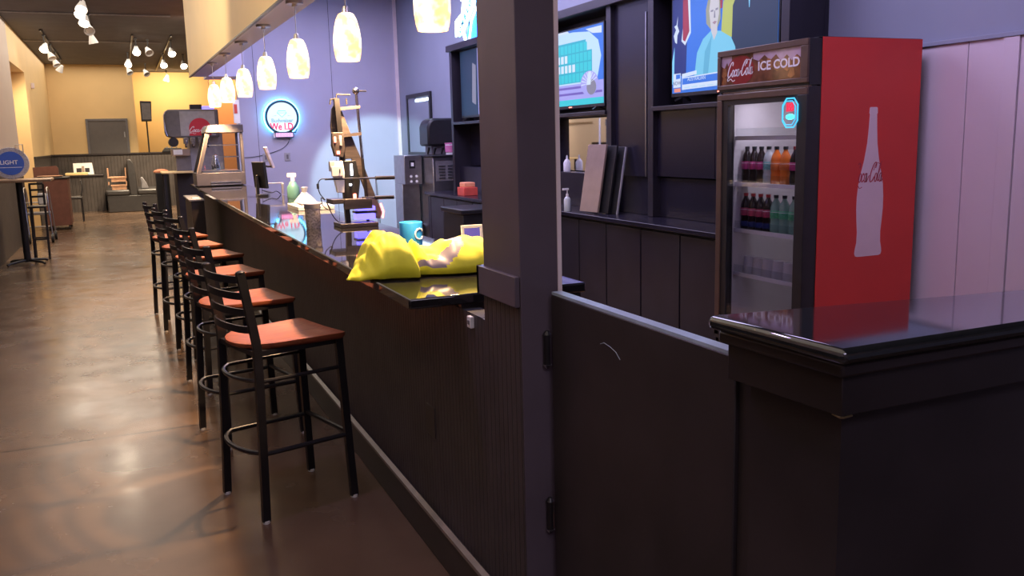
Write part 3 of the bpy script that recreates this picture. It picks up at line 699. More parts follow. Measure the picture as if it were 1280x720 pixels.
def board(s, f, w, h):
    P = lambda pts, i: s.prism([(x*w, y*h) for x, y in pts], f, *L(i))
    s.m('s_blue').rect(f, 0, w, 0, h, 0, .001)
    s.m('s_lilac'); P([(0, 0), (1, 0), (1, .3), (0, .3)], 0)
    s.m('s_violet'); P([(0, .14), (.98, .14), (.98, .17), (0, .17)], 1); P([(0, .22), (.9, .22), (.9, .25), (0, .25)], 1)
    s.m('s_teal'); P([(0, 0), (1, .0), (1, .08), (0, .08)], 1)
    s.m('s_pale'); P([(.02, .28), (.02, .9), (.15, .97), (.55, .97), (.8, .93), (.93, .8), (.97, .6), (.93, .4), (.9, .28)], 1)
    s.m('s_white'); P([(.3, .97), (.5, .97), (.47, 1), (.32, 1)], 2); P([(.75, .97), (.98, .97), (.98, .88), (.85, .9)], 2)
    s.m('s_tealdark'); P([(.05, .3), (.05, .7), (.13, .7), (.13, .84), (.75, .84), (.75, .7), (.84, .7), (.84, .3)], 2)
    s.m('s_teal')
    for r in range(4):
        for c_ in range(13):
            if r == 3 and c_ in (0, 12): continue
            P([(.06+c_*.06, .31+r*.13), (.108+c_*.06, .31+r*.13), (.108+c_*.06, .42+r*.13), (.06+c_*.06, .42+r*.13)], 3)
    s.m('s_white')
    for r, cs in ((2, (3, 4, 5, 6)), (1, (1, 2, 3, 4, 5, 6, 7, 8))):
        for c_ in cs: P([(.063+c_*.06, .315+r*.13), (.105+c_*.06, .315+r*.13), (.105+c_*.06, .415+r*.13), (.063+c_*.06, .415+r*.13)], 4)
    s.m('s_lilac').disc(f, .8*w, .27*h, .13*w, .16*h, *L(5)); s.m('s_grey').disc(f, .83*w, .22*h, .07*w, .1*h, *L(6))
    s.m('s_white')
    for k_ in range(9):
        a = .4+k_*.35; P([(.8, .27), (.8+.12*math.cos(a), .27+.15*math.sin(a)), (.8+.12*math.cos(a+.1), .27+.15*math.sin(a+.1))], 7)
    P([(.76, .25), (.79, .42), (.83, .42), (.82, .25)], 8)
def third(s, f, w, h):
    s.m('s_dark').rect(f, 0, w, 0, h, 0, .001)
    s.m('s_lilac').rect(f, .46*w, .52*w, 0, h, *L(1)); s.m('s_grey').prism([(.3*w, .2*h), (.4*w, .15*h), (.42*w, .75*h), (.33*w, .8*h)], f, *L(1))
    s.m('s_violet').rect(f, .52*w, w, 0, h, *L(0)); s.m('s_lilac').prism([(.66*w, .0), (.9*w, 0), (.86*w, .7*h), (.72*w, .66*h)], f, *L(2)); s.m('s_grey').disc(f, .79*w, .8*h, .06*w, .12*h, *L(3))
tv(5.55, 1.92, 1.26, .72, 'near television showing a newscaster in pale blue before flags', news)
tv(7.97, 1.9, 1.34, .715, 'middle television showing a teal letter board, half behind the post', board)
tv(10.4, 1.9, 1.3, .8, 'far television with a dark violet picture, left of the post', third)

# ------------------------------------------------------------------ things on the back counter
bl = ['broad tan board leaning on the back counter, front one of the three boards', 'black middle board of the three leaning on the back counter', 'black board with a pale edge, rear one of the three leaning boards']
for i, (key, lbl) in enumerate((('tan', bl[0]), ('blackplastic', bl[1]), ('blackplastic', bl[2]))):
    mt = fr((3.74+.01*i, 7.12-.02*i, .937), (.12, -.62, 0), (.17, .1, 1))
    bb = B().m(key).box((0, .1, .2)[i], (.25, .31, .34)[i], 0, .6-.004*i, -.045*i-.02, -.045*i, mt)
    if i == 2: bb.m('greylight').box(.34, .348, 0, .59, -.045*i-.02, -.045*i, mt)
    o = obj('leaning_board', bb, bev=.002)
    tag(o, lbl, 'board', 'boards on the back counter')
t = thing('sanitizer_bottle', 'clear hand sanitizer bottle with white pump on the back counter', 'bottle', (3.74, 7.36, .92))
obj('body', B().m('sodaclear').lathe([(0, 0), (.03, 0), (.032, .01), (.032, .11), (.02, .13), (.012, .135), (0, .135)], seg=18), parent=t, local=True)
obj('pump', B().m('white').cyl((0, 0, .135), (0, 0, .16), .013).cyl((0, 0, .16), (0, 0, .195), .005).box(-.045, .012, -.01, .01, .195, .212), parent=t, local=True, label='white pump top')
t = thing('lotion_bottle', 'small white lotion bottle in front of the mirror', 'bottle', (4.17, 8.2, 1.25))
obj('body', B().m('white').lathe([(0, 0), (.035, 0), (.037, .01), (.037, .09), (.02, .12), (.012, .125), (0, .125)], seg=18), parent=t, local=True)
obj('nozzle', B().m('white').cyl((0, 0, .125), (0, 0, .15), .01).cyl((0, 0, .15), (0, 0, .165), .006), parent=t, local=True)
t = thing('red_carton', 'small red carton with pale lid at the far end of the back counter', 'carton', (3.86, 10.3, .92))
obj('body', B().m('redbox').box(-.09, .09, -.12, .12, 0, .1), parent=t, local=True, bev=.006)
obj('lid', B().m('peach').box(-.07, .07, -.09, .09, .1, .16), parent=t, local=True, bev=.01)
t = thing('waste_bin', 'tall black bin standing behind the bar beyond the yellow jacket', 'bin', (3.3, 8.6, 0))
obj('body', B().m('blackplastic').box(3.05, 3.6, 8.3, 8.9, .02, .86).box(3.08, 3.57, 8.33, 8.87, 0, .02), parent=t, bev=.015)
obj('lid', B().m('blackplastic').box(3.03, 3.62, 8.28, 8.92, .86, .91), parent=t, bev=.01)
t = thing('bar_muddler', 'small grey tapered muddler standing on the bar just right of the post', 'muddler', (1.44, 2.95, 1.09))
obj('grip', B().m('greylight').lathe([(0, 0), (.006, 0), (.01, .06), (.02, .1), (.019, .112), (0, .115)], (1.44, 2.95, 1.0905), 14), parent=t)
obj('base', B().m('grey').cyl((1.44, 2.95, 1.0905), (1.44, 2.95, 1.1), .018), parent=t)

# ------------------------------------------------------------------ far back corner: beverage equipment
t = thing('ice_machine', 'steel machine with louvred front at the far end of the back counter', 'machine', (4.05, 12.1, 0))
b = B().m('steel').box(3.84, 4.33, 11.55, 12.6, 0, 1.37)
obj('body', b, parent=t, bev=.006)
fl = facing_y((3.9, 11.55, 1.08))
b = B().m('grey').rect(fl, -.02, .42, -.03, .24, 0, .006); b.m('steel')
for i in range(5):
    for j in range(3): b.rect(fl, .02+j*.13, .11+j*.13, .0+i*.04, .02+i*.04, .006, .016)
obj('louvre_panel', b, parent=t, label='panel of steel louvres')
obj('top_tray', B().m('blackplastic').box(3.82, 4.34, 11.52, 12.62, 1.37, 1.40), parent=t, bev=.008)
t = thing('water_dispenser', 'slim steel dispenser tower beside the ice machine', 'dispenser', (3.69, 12.2, 0))
b = B().m('steel').box(3.57, 3.82, 12.0, 12.5, 0, .42).box(3.57, 3.82, 12.12, 12.5, .42, 1.0).box(3.57, 3.82, 11.98, 12.5, 1.0, 1.4)
obj('body', b, parent=t, bev=.006)
obj('buttons', B().m('blackplastic').box(3.64, 3.72, 11.965, 11.98, 1.22, 1.33).m('white').box(3.66, 3.7, 11.96, 11.966, 1.25, 1.3), parent=t)
b = B().m('white')
for dx, dz in ((-.04, .03), (.04, .03), (-.04, -.04), (.04, -.04)): b.cyl((3.7+dx, 11.975, 1.08+dz), (3.7+dx, 11.98, 1.08+dz), .018)
obj('dial_cluster', b, parent=t)
obj('drip_tray', B().m('blackplastic').box(3.6, 3.8, 11.9, 12.0, .38, .44), parent=t, bev=.004)
t = thing('tea_brewer', 'dark rounded brewer head with tap handles on the ice machine', 'brewer', (4.08, 12.05, 1.4))
b = B().m('blackplastic').prism([(-.2, .12), (.2, .12), (.2, .5), (-.1, .5), (-.17, .46), (-.2, .38)], facing_y((4.1, 12.3, 1.4)), 0, .4)
obj('head', b, parent=t, bev=.03)
obj('stand', B().m('grey').box(3.98, 4.26, 12.0, 12.28, 1.403, 1.53), parent=t)
for dx in (-.15, -.06, .05): obj('tap_handle', B().m('blackplastic').cyl((4.02+dx, 11.84, 1.412), (4.03+dx, 11.8, 1.5), .012, .02), parent=t)
t = thing('pink_tub', 'pink and white tub standing by the brewer', 'tub', (4.16, 11.68, 1.4))
obj('body', B().m('white').lathe([(0, 0), (.075, 0), (.085, .14), (0, .14)], seg=20), parent=t, local=True)
obj('wrap', B().m('pinktub').lathe([(.08, .03), (.0845, .035), (.088, .12), (.083, .125)], seg=20), parent=t, local=True)
obj('lid', B().m('pinktub').cyl((0, 0, .14), (0, 0, .16), .09, seg=20), parent=t, local=True)
# framed opening on the right wall in the corner
t = thing('wall_window', 'dark framed pale pane on the wall beyond the far television', 'window', (4.34, 13.6, 1.36))
obj('frame', B().m('blackplastic').box(4.31, 4.35, 13.0, 13.06, 1.36, 2.33).box(4.31, 4.35, 14.16, 14.22, 1.36, 2.33).box(4.31, 4.35, 13.06, 14.16, 2.27, 2.33).box(4.31, 4.35, 13.06, 14.16, 1.36, 1.42), parent=t, bev=.004)
obj('pane', B().m('backwall').box(4.33, 4.345, 13.06, 14.16, 1.42, 2.27), parent=t)
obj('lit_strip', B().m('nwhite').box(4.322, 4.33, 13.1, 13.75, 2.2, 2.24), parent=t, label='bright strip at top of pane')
t = thing('mop', 'mop handle leaning against the lilac wall near its right end', 'mop', (3.8, 14.3, 0))
obj('handle', B().m('grey').cyl((3.8, 14.25, .05), (3.86, 14.64, 1.0), .012, seg=10), parent=t)
obj('head', B().m('greylight').lathe([(0, .12), (.05, .1), (.12, .03), (.13, 0), (0, 0)], (3.8, 14.23, 0), 14), parent=t)
obj('wall_corner', B().m('trimpale').box(4.29, 4.345, YP-.03, YP, 0, CE))['kind'] = 'structure'
bpy.data.objects['wall_corner'].name = 'trim_2'

# white wall panels right of the cooler
t = thing('wall_panel', 'pale lilac boarded panel on the wall right of the red cooler', 'panel', (4.33, 3.0, 0))
obj('board', B().m('whitepanel').box(4.325, 4.35, 3.62, 4.72, 0, 2.06), parent=t, bev=.002)
obj('board', B().m('whitepanel').box(4.325, 4.35, 3.4, 3.614, 0, 2.06), parent=t, bev=.002)
obj('board', B().m('whitepanel').box(4.325, 4.35, 1.5, 3.3, 0, 2.06), parent=t, bev=.002)
obj('edge_strip', B().m('whitepanel').box(4.315, 4.35, 3.304, 3.396, 0, 2.06), parent=t, bev=.002)
obj('cap', B().m('backwall').box(4.31, 4.35, 1.5, 4.72, 2.06, 2.085), parent=t, bev=.003)

# ------------------------------------------------------------------ neon signs
t = thing('neon_sign', 'round lit sign reading Budweiser We I.D. on the lilac wall', 'neon sign', (2.38, 14.6, 1.7))
fn = facing_y((2.38, 14.63, 2.02))
obj('back_plate', B().m('white').disc(fn, 0, 0, .262, None, -.04, 0).rect(fn, -.15, .15, -.32, -.2, -.04, 0), parent=t)
b = B().m('nface').disc(fn, 0, 0, .235, None, 0, .008)
obj('face', b, parent=t, label='glowing white sign face')
b = B().m('nring').tube([fn @ Vector((.25*math.cos(a), .25*math.sin(a), .01)) for a in [-1.0+(2*PI-1.14)*i/36 for i in range(37)]], .02, 8)
b.tube([fn @ Vector((x, y, .012)) for x, y in ((-.14, -.2), (-.12, -.24), (.2, -.24), (.22, -.18))], .01, 6)
b.tube([fn @ Vector((x, y, .012)) for x, y in ((-.12, -.24), (-.12, -.315), (.16, -.315), (.16, -.24))], .008, 6)
obj('ring', b, parent=t, label='dark blue rim of the sign')
b = B().m('ncyan').tube([fn @ Vector((.275*math.cos(a), .275*math.sin(a), -.02)) for a in [-1.0+(2*PI-1.14)*i/36 for i in range(37)]], .01, 6)
obj('halo_tube', b, parent=t, label='cyan tube around the rim')
b = B().m('nteal')
ring2(b, [(-.055, .1), (.055, .1), (.075, .07), (0, -.0), (-.075, .07)], .005, fn, .012)
b.tube([fn @ Vector(p) for p in ((-.07, .07, .012), (0, .065, .012), (.07, .07, .012))], .003, 6)
obj('gem_outline', b, parent=t, label='teal gem outline')
b = B().m('signgrey').text('Budweiser', .085, fn, 0, -.055, .009, .001, .95, bold=.003)
b.prism([(-.17, .01), (-.1, .03), (-.08, .015), (-.12, .02)], fn, .009, .01).prism([(.17, .01), (.1, .03), (.08, .015), (.12, .02)], fn, .009, .01)
obj('lettering', b, parent=t, label='small grey lettering Budweiser')
b = B().m('nred').text('We I.D.', .15, fn, .0, -.15, .009, .003, .8, bold=.004)
obj('lettering', b, parent=t, label='big red lettering We I.D.')
b = B().m('npink').rect(fn, -.11, .15, -.305, -.25, .0, .008).m('nred')
for i in range(5): ring2(b, [(-.08+i*.047+.016*math.cos(a), -.277+.016*math.sin(a)) for a in [2*PI*j/8 for j in range(8)]], .003, fn, .01)
obj('base_box', b, parent=t, label='pink lit box under the lettering')
obj('power_cord', B().m('cord').tube(catmull([(2.5, 14.69, 1.75), (2.45, 14.69, 1.6), (2.3, 14.69, 1.5), (2.0, 14.69, 1.42), (1.76, 14.69, 1.4)]), .004, 6), parent=t)
t = thing('wall_socket', 'pale socket plate on the lilac wall below the round sign, left one', 'socket', (2.05, 14.69, 1.3), 0, 'sockets on the lilac wall')
obj('plate', B().m('greylight').box(2.05, 2.14, 14.685, 14.7, 1.33, 1.46), parent=t, bev=.004)
obj('outlet', B().m('grey').box(2.08, 2.11, 14.68, 14.686, 1.36, 1.43), parent=t)
dup(t, (2.39, 14.69, 1.3), None, 'pale socket plate on the lilac wall, right one nearer the rack')
# slanted blue beer neon over the far television
t = thing('neon_sign', 'slanted blue and white neon sign above the far television', 'neon sign', (4.2, 10.9, 2.8))
fnb = fr((4.2, 11.46, 2.86), (0, -1, 0), (0, 0, 1))
obj('stand', B().m('blackmetal').box(4.2, 4.25, 10.2, 11.4, 2.80, 2.82).cyl((4.22, 11.0, 2.82), (4.22, 11.0, 3.2), .01).cyl((4.22, 10.5, 2.82), (4.22, 10.5, 3.3), .01), parent=t)
P2 = lambda pts, z=0.: [fnb @ Vector((x, y, z)) for x, y in pts]
b = B().m('nwhite').prism([(0, .08), (.1, .1), (.25, .26), (.7, .62), (.98, .78), (.98, .98), (.65, .8), (.45, .62), (.3, .5), (.25, .35), (.12, .32), (0, .28)], fnb, -.012, .006)
obj('white_band', b, parent=t, label='white lit script band')
b = B().m('ncyan').prism([(.12, .07), (.3, .1), (.98, .6), (.98, .76), (.7, .6), (.25, .24)], fnb, -.012, .004)
obj('cyan_band', b, parent=t)
b = B().m('nring')
for i, ch in enumerate('OMBLOC'):
    b.text(ch, .1, fnb @ Matrix.Translation((.2+i*.095, .15+i*.07, .006)) @ Matrix.Rotation(.62, 4, 'Z'), 0, 0, .001, .001, bold=.004)
obj('small_lettering', b, parent=t, label='row of small dark slanted letters')
b = B().m('nblue').prism([(.42, .05), (.6, -.05), (.98, .1), (.98, .5), (.62, .28)], fnb, -.012, .004).prism([(.42, .66), (.62, .84), (.9, 1.0), (.45, 1.0), (.36, .72)], fnb, -.012, .004)
obj('blue_panel', b, parent=t)
b = B().m('nwhite').tube(P2([(.3, .1), (.42, -.06), (.5, -.06), (.62, .22), (.98, .48)]), .02, 6).tube(P2([(.28, .5), (.33, .8), (.45, 1.05)]), .02, 6)
obj('white_tube', b, parent=t)

# ------------------------------------------------------------------ on the bar
# hi-vis jacket
b = B().m('hivis'); NXg, NYg = 96, 48
prof = [(.74, .0), (.76, .018), (.785, .034), (.815, .06), (.85, .125), (.882, .156), (.925, .162), (.955, .15), (.975, .135), (.995, .118), (1.02, .122), (1.045, .088), (1.09, .09), (1.14, .105), (1.2, .112), (1.28, .12), (1.36, .1), (1.42, .0)]
def lerp_prof(x):
    for (a, h0), (c_, h1) in zip(prof, prof[1:]):
        if a <= x <= c_:
            u = (x-a)/(c_-a); return h0+(h1-h0)*u*u*(3-2*u)
    return 0
def pw(T):
    def fn_(x):
        for (a, p), (c_, q_) in zip(T, T[1:]):
            if x <= c_: u = max(0, min(1, (x-a)/(c_-a))); return p+(q_-p)*u*u*(3-2*u)
        return T[-1][1]
    return fn_
yf = pw([(.742, 3.29), (.77, 3.225), (.85, 3.165), (.975, 3.125), (.995, 3.19), (1.2, 3.13), (1.42, 3.15)])
yb = pw([(.742, 3.33), (.78, 3.42), (.83, 3.56), (.9, 3.62), (1.0, 3.55), (1.1, 3.5), (1.42, 3.6)])
gv = []
for i in range(NXg+1):
    row = []; x = .742+(1.415-.742)*i/NXg
    for j in range(NYg+1):
        v = j/NYg; y = yf(x)+(yb(x)-yf(x))*v
        tt = 2*v-1
        pf = max(0, 1-abs(tt)**2.6)**.55
        h = lerp_prof(x)*pf
        fold = .005*math.sin(19*x+9*y)+.004*math.sin(31*x-17*y+2)
        fold -= .035*math.exp(-((x-.985-.12*(y-3.2))/.012)**2)+.012*math.exp(-((x-1.1+.5*(y-3.2))/.02)**2)+.006*math.exp(-((x-.9-.3*(y-3.3))/.01)**2)
        fold += .016*(.5-abs(noise.noise(Vector((x*11+3*y, y*6, 1)))))-.006+.007*noise.noise(Vector((x*30, y*18, 4)))+.004*math.sin(60*(x-.9)+30*(y-3.2)+4*math.sin(12*y))*math.exp(-((y-3.3)/.12)**2)
        h = max(0.002, h+fold*pf*min(1, h/.05))
        dx = .006*math.sin(14*y+3)*pf
        z = 1.097+h
        if x < .812: z = 1.097+h-min(.012, (.812-x)*.2)
        row.append(b.bm.verts.new((x+dx, y+.01*math.sin(22*x), z)))
    gv.append(row)
def segd(p, a, c_):
    p, a, c_ = Vector(p), Vector(a), Vector(c_); d = c_-a; u = max(0, min(1, (p-a).dot(d)/d.dot(d))); return (a+d*u-p).length
b.m('reflectband'); b.m('hivis')
for i in range(NXg):
    for j in range(NYg):
        f = b.bm.faces.new((gv[i][j], gv[i+1][j], gv[i+1][j+1], gv[i][j+1])); c_ = f.calc_center_median()
        q_ = (c_.x, c_.z)
        band = min(segd(q_, (1.0, 1.134), (1.08, 1.137)), segd(q_, (1.08, 1.138), (1.2, 1.232))) < .016 and c_.y < 3.42 and c_.z > 1.12
        f.material_index = 0 if band else 1
b.mats = [M['reflectband'], M['hivis']]
o = obj('safety_jacket', b, angle=80)
tag(o, 'crumpled neon yellow hi-vis jacket with grey band lying on the near bar top', 'jacket')
md = o.modifiers.new('thickness', 'SOLIDIFY'); md.thickness = .004; md.offset = -1
# mug
t = thing('mug', 'blue mug with white emblem behind the yellow jacket', 'mug', (1.27, 4.2, 1.09), math.radians(75))
obj('cup', B().m('mug').lathe([(0, .003), (.048, .003), (.052, 0), (.055, .006), (.057, .115), (.054, .118), (.052, .112), (.05, .01), (0, .01)], seg=32), parent=t, local=True)
obj('emblem', B().m('white').tube([Vector((.0575*math.sin(a-.8), -.0575*math.cos(a-.8), .06+.026*math.sin(q_))) for a, q_ in [(.45*math.cos(u), u) for u in [.6+i*.42 for i in range(13)]]], .004, 6), parent=t, local=True, label='white ring emblem')
obj('handle', B().m('mug').tube(catmull([(.053, .01, .09), (.08, .015, .085), (.088, .016, .06), (.075, .014, .035), (.053, .01, .03)]), .006, 8), parent=t, local=True)
t = thing('card_holder', 'small white framed card leaning behind the post', 'frame', (1.41, 3.73, 1.09))
ff = fr((1.362, 3.72, 1.091), (1, 0, .0), (0, .12, 1)) @ Matrix.Diagonal((1., 1.16, 1, 1))
obj('frame', B().m('white').rect(ff, 0, .1, 0, .012, 0, .008).rect(ff, 0, .1, .1, .112, 0, .008).rect(ff, 0, .012, .012, .1, 0, .008).rect(ff, .088, .1, .012, .1, 0, .008).rect(ff, 0, .1, 0, .112, -.004, 0), parent=t, bev=.001)
obj('picture', B().m('s_violet').rect(ff, .012, .088, .012, .1, 0, .002).m('tan').prism([(.04, .012), (.088, .012), (.088, .07), (.06, .04)], ff, .002, .003), parent=t)

# tall wooden rack with cords and little lights
t = thing('display_rack', 'tall wooden rack with pegs, cords and small lights standing on the bar', 'rack', (1.26, 5.4, 1.09))
obj('base', B().m('rackwood').box(1.17, 1.4, 5.3, 5.52, 1.09, 1.115), parent=t, bev=.004)
obj('post', B().m('blackmetal').bar([(1.235, 5.4, 1.115), (1.225, 5.4, 1.4), (1.212, 5.4, 1.7), (1.205, 5.4, 1.86)], .03, .035, up=(0, 1, 0)), parent=t)
fk = facing_y((0, 5.43, 0))
obj('sail_board', B().m('rackwood').prism([(1.205, 1.83), (1.24, 1.78), (1.295, 1.62), (1.34, 1.5), (1.455, 1.16), (1.44, 1.125), (1.41, 1.13), (1.335, 1.36), (1.28, 1.5), (1.215, 1.5), (1.2, 1.7)], fk, 0, .02), parent=t, bev=.003, label='long tapering wooden board')
obj('curved_board', B().m('rackwood').prism([(1.2, 1.83), (1.18, 1.8), (1.168, 1.7), (1.172, 1.62), (1.19, 1.6), (1.205, 1.66)], fk, -.02, .0), parent=t, bev=.003)
obj('upright', B().m('chrome').tube([(1.328, 5.4, 1.9), (1.335, 5.4, 1.72), (1.345, 5.4, 1.5)], .009, 8).sph((1.326, 5.4, 1.905), .022, seg=12), parent=t)
obj('upright', B().m('blackmetal').tube([(1.345, 5.4, 1.5), (1.352, 5.4, 1.38), (1.36, 5.4, 1.11)], .009, 8), parent=t)
for z in (1.81, 1.65): obj('cross_bar', B().m('rackwood').bar([(1.21, 5.4, z-.012), (1.345, 5.4, z)], .02, .018), parent=t)
obj('hook', B().m('blackmetal').tube([(1.205, 5.4, 1.86), (1.208, 5.4, 1.885), (1.29, 5.4, 1.882)], .005, 6), parent=t)
obj('hook', B().m('blackmetal').tube([(1.2, 5.4, 1.86), (1.17, 5.4, 1.855), (1.165, 5.4, 1.825)], .005, 6), parent=t)
obj('hook', B().m('blackmetal').tube([(1.33, 5.4, 1.905), (1.39, 5.4, 1.903)], .005, 6), parent=t)
obj('hook', B().m('blackmetal').tube([(1.265, 5.4, 1.86), (1.267, 5.4, 1.825)], .005, 6), parent=t)
for z, xa, xe in ((1.385, 1.1, 1.53), (1.265, 1.32, 1.52)):
    obj('peg', B().m('blackmetal').tube([(xa, 5.36, z), (xe-.12, 5.36, z-.004)], .006, 8).tube([(xe-.12, 5.36, z-.004), (xe, 5.36, z-.006)], .012, 10), parent=t)
b = B().m('rackwood').prism([(1.16, 1.66), (1.225, 1.66), (1.235, 1.56), (1.22, 1.51), (1.17, 1.52), (1.155, 1.58)], fk, .03, .07).m('ledred').box(1.168, 1.182, 5.355, 5.362, 1.6, 1.635).box(1.18, 1.2, 5.355, 5.362, 1.53, 1.55).m('greylight').box(1.2, 1.215, 5.355, 5.362, 1.58, 1.64)
obj('gadget', b, parent=t, bev=.004, label='brown gadget with red lights')
b = B().m('white').prism([(1.16, 1.49), (1.215, 1.49), (1.222, 1.42), (1.215, 1.3), (1.175, 1.3), (1.155, 1.4)], fk, .03, .07).m('greylight').box(1.135, 1.17, 5.36, 5.4, 1.43, 1.49).m('white').box(1.14, 1.21, 5.34, 5.36, 1.4, 1.46).m('blackplastic').box(1.185, 1.192, 5.335, 5.341, 1.42, 1.445)
obj('gadget', b, parent=t, bev=.004, label='white hand-held gadget')
b = B().m('blackplastic').prism([(1.225, 1.49), (1.3, 1.49), (1.32, 1.36), (1.3, 1.24), (1.225, 1.24)], fk, .0, .05).m('ledwhite').box(1.262, 1.275, 5.372, 5.379, 1.4, 1.47).box(1.25, 1.265, 5.372, 5.379, 1.34, 1.352).m('ledred').box(1.27, 1.29, 5.372, 5.379, 1.25, 1.29)
obj('gadget', b, parent=t, bev=.004, label='black gadget with white light')
obj('shelf', B().m('rackwood').box(1.13, 1.34, 5.33, 5.5, 1.235, 1.262).box(1.2, 1.37, 5.31, 5.33, 1.2, 1.26), parent=t, bev=.002)
b = B().m('ledblue').box(1.29, 1.4, 5.36, 5.44, 1.185, 1.21).box(1.28, 1.4, 5.36, 5.44, 1.13, 1.165).m('blackplastic').box(1.275, 1.41, 5.355, 5.445, 1.168, 1.183)
obj('blue_box', b, parent=t, bev=.003, label='blue lit box low on the rack')
obj('edge_light', B().m('ledred').tube([(1.447, 5.405, 1.22), (1.462, 5.405, 1.17), (1.455, 5.405, 1.13)], .006, 6), parent=t, label='red light along the board tip')
obj('cord', B().m('cord').tube(catmull([(1.12, 5.36, 1.385), (1.075, 5.36, 1.385), (1.056, 5.36, 1.35), (1.066, 5.36, 1.3), (1.095, 5.36, 1.26), (1.07, 5.355, 1.275), (1.08, 5.35, 1.225), (1.12, 5.35, 1.2), (1.1, 5.355, 1.25), (1.13, 5.345, 1.17), (1.16, 5.34, 1.13), (1.19, 5.36, 1.12)]), .003, 6).box(1.05, 1.062, 5.355, 5.37, 1.33, 1.36), parent=t, label='black coiled cord')
# bar clutter
t = thing('tumbler', 'patterned grey tumbler with dark lid standing on the bar left of the rack', 'tumbler', (1.03, 5.44, 1.09))
obj('body', B().m('woven').lathe([(0, 0), (.042, 0), (.044, .004), (.047, .12), (0, .12)], seg=24), parent=t, local=True)
obj('lid', B().m('grey').lathe([(0, .12), (.05, .12), (.05, .148), (0, .15)], seg=24), parent=t, local=True)
t = thing('spray_bottle', 'green spray bottle with white head at the back edge of the bar', 'bottle', (1.46, 8.6, 1.09))
obj('body', B().m('green').lathe([(0, 0), (.055, 0), (.06, .01), (.058, .1), (.03, .15), (.018, .16), (0, .16)], seg=20), parent=t, local=True)
obj('head', B().m('white').cyl((0, 0, .16), (0, 0, .2), .02).box(-.05, .03, -.015, .015, .2, .235), parent=t, local=True, label='white spray head')
o = obj('clear_bag', B().m('paper').lathe([(0, 0), (.09, 0), (.095, .02), (.05, .07), (.02, .1), (.03, .14), (.0, .14)], (1.4, 7.7, 1.09), 14)); tag(o, 'pale crumpled plastic bag on the bar beside the spray bottle', 'bag')
o = obj('flat_carton', B().m('paper').box(1.2, 1.48, 6.9, 7.4, 1.0905, 1.12).m('grey').box(1.25, 1.42, 7.05, 7.25, 1.12, 1.135), bev=.003); tag(o, 'flat pale carton lying at the back edge of the bar behind the rack', 'carton')
o = obj('low_sign', B().m('greylight').box(1.22, 1.5, 9.38, 9.41, 1.2, 1.21).box(1.48, 1.5, 9.37, 9.42, 1.09, 1.2).box(1.22, 1.24, 9.37, 9.42, 1.09, 1.2), bev=.002); tag(o, 'low pale wire stand on the bar between terminal and spray bottle', 'stand')
# point-of-sale terminal
t = thing('sales_terminal', 'dark sales terminal on a stand seen edge-on on the far bar', 'terminal', (1.24, 9.2, 1.09))
mt = Matrix.Translation((1.24, 9.2, 1.3)) @ Matrix.Rotation(math.radians(12), 4, 'Z') @ Matrix.Rotation(math.radians(-4), 4, 'Y')
obj('monitor', B().m('blackplastic').box(-.012, .02, -.16, .16, -.13, .13, mt), parent=t, bev=.004)
obj('display', B().m('screenoff').box(.02, .023, -.145, .145, -.115, .115, mt), parent=t)
obj('stand', B().m('blackplastic').box(1.2, 1.3, 9.12, 9.3, 1.09, 1.11).box(1.2, 1.225, 9.17, 9.23, 1.11, 1.3), parent=t, bev=.003)
mt2 = Matrix.Translation((1.35, 9.25, 1.47)) @ Matrix.Rotation(math.radians(-18), 4, 'Y')
obj('card_reader', B().m('trimpale').box(-.012, .012, -.06, .06, -.11, .11, mt2), parent=t, bev=.004, label='pale tilted card reader')
obj('arm', B().m('blackmetal').tube([(1.25, 9.2, 1.4), (1.33, 9.23, 1.38), (1.39, 9.25, 1.38)], .01, 8), parent=t)
obj('cable', B().m('cord').tube(catmull([(1.25, 9.2, 1.15), (1.34, 9.2, 1.12), (1.4, 9.24, 1.13), (1.45, 9.3, 1.095)]), .005, 6), parent=t)
# heated display case on the far end of the bar
t = thing('display_case', 'glass-sided food warmer with sloping front on the far end of the bar', 'display case', (1.14, 12.1, 1.09))
xa, xb, ya, yb2 = .86, 1.43, 11.9, 12.5
obj('base', B().m('casegrey').box(xa-.03, xb, ya, yb2, 1.10, 1.26).box(xa, xb-.03, ya+.03, yb2-.03, 1.09, 1.10), parent=t, bev=.008)
obj('handle', B().m('steel').box(xa+.14, xb-.06, ya-.02, ya, 1.135, 1.15).box(xa+.14, xb-.06, ya-.02, ya, 1.105, 1.12), parent=t, label='pale handle bars')
fy = facing_y((0, ya, 0)); 
for yy in (ya+.02, yb2-.02):
    obj('end_frame', B().m('casegrey').prism([(xa-.02, 1.26), (xa+.03, 1.26), (xa+.17, 1.76), (xa+.13, 1.78)], facing_y((0, yy, 0)), -.015, .015).prism([(xb-.03, 1.26), (xb, 1.26), (xb, 1.78), (xb-.03, 1.78)], facing_y((0, yy, 0)), -.015, .015), parent=t, bev=.003)
obj('hood', B().m('casegrey').prism([(xa+.11, 1.76), (xa+.15, 1.84), (xa+.19, 1.86), (xb+.01, 1.86), (xb+.01, 1.76)], fy, -(yb2-ya), 0.01), parent=t, bev=.006)
obj('front_strip', B().m('tan').prism([(xa-.022, 1.26), (xa-.012, 1.26), (xa+.14, 1.8), (xa+.13, 1.8)], fy, -.04, 0.0), parent=t)
obj('side_glass', B().m('caseglass').prism([(xa+.03, 1.27), (xb-.03, 1.27), (xb-.03, 1.76), (xa+.17, 1.76)], fy, -.012, -.008), parent=t)
obj('front_glass', B().m('caseglass').prism([(xa-.005, 1.27), (xa, 1.27), (xa+.145, 1.76), (xa+.14, 1.76)], fy, -.57, -.04), parent=t)
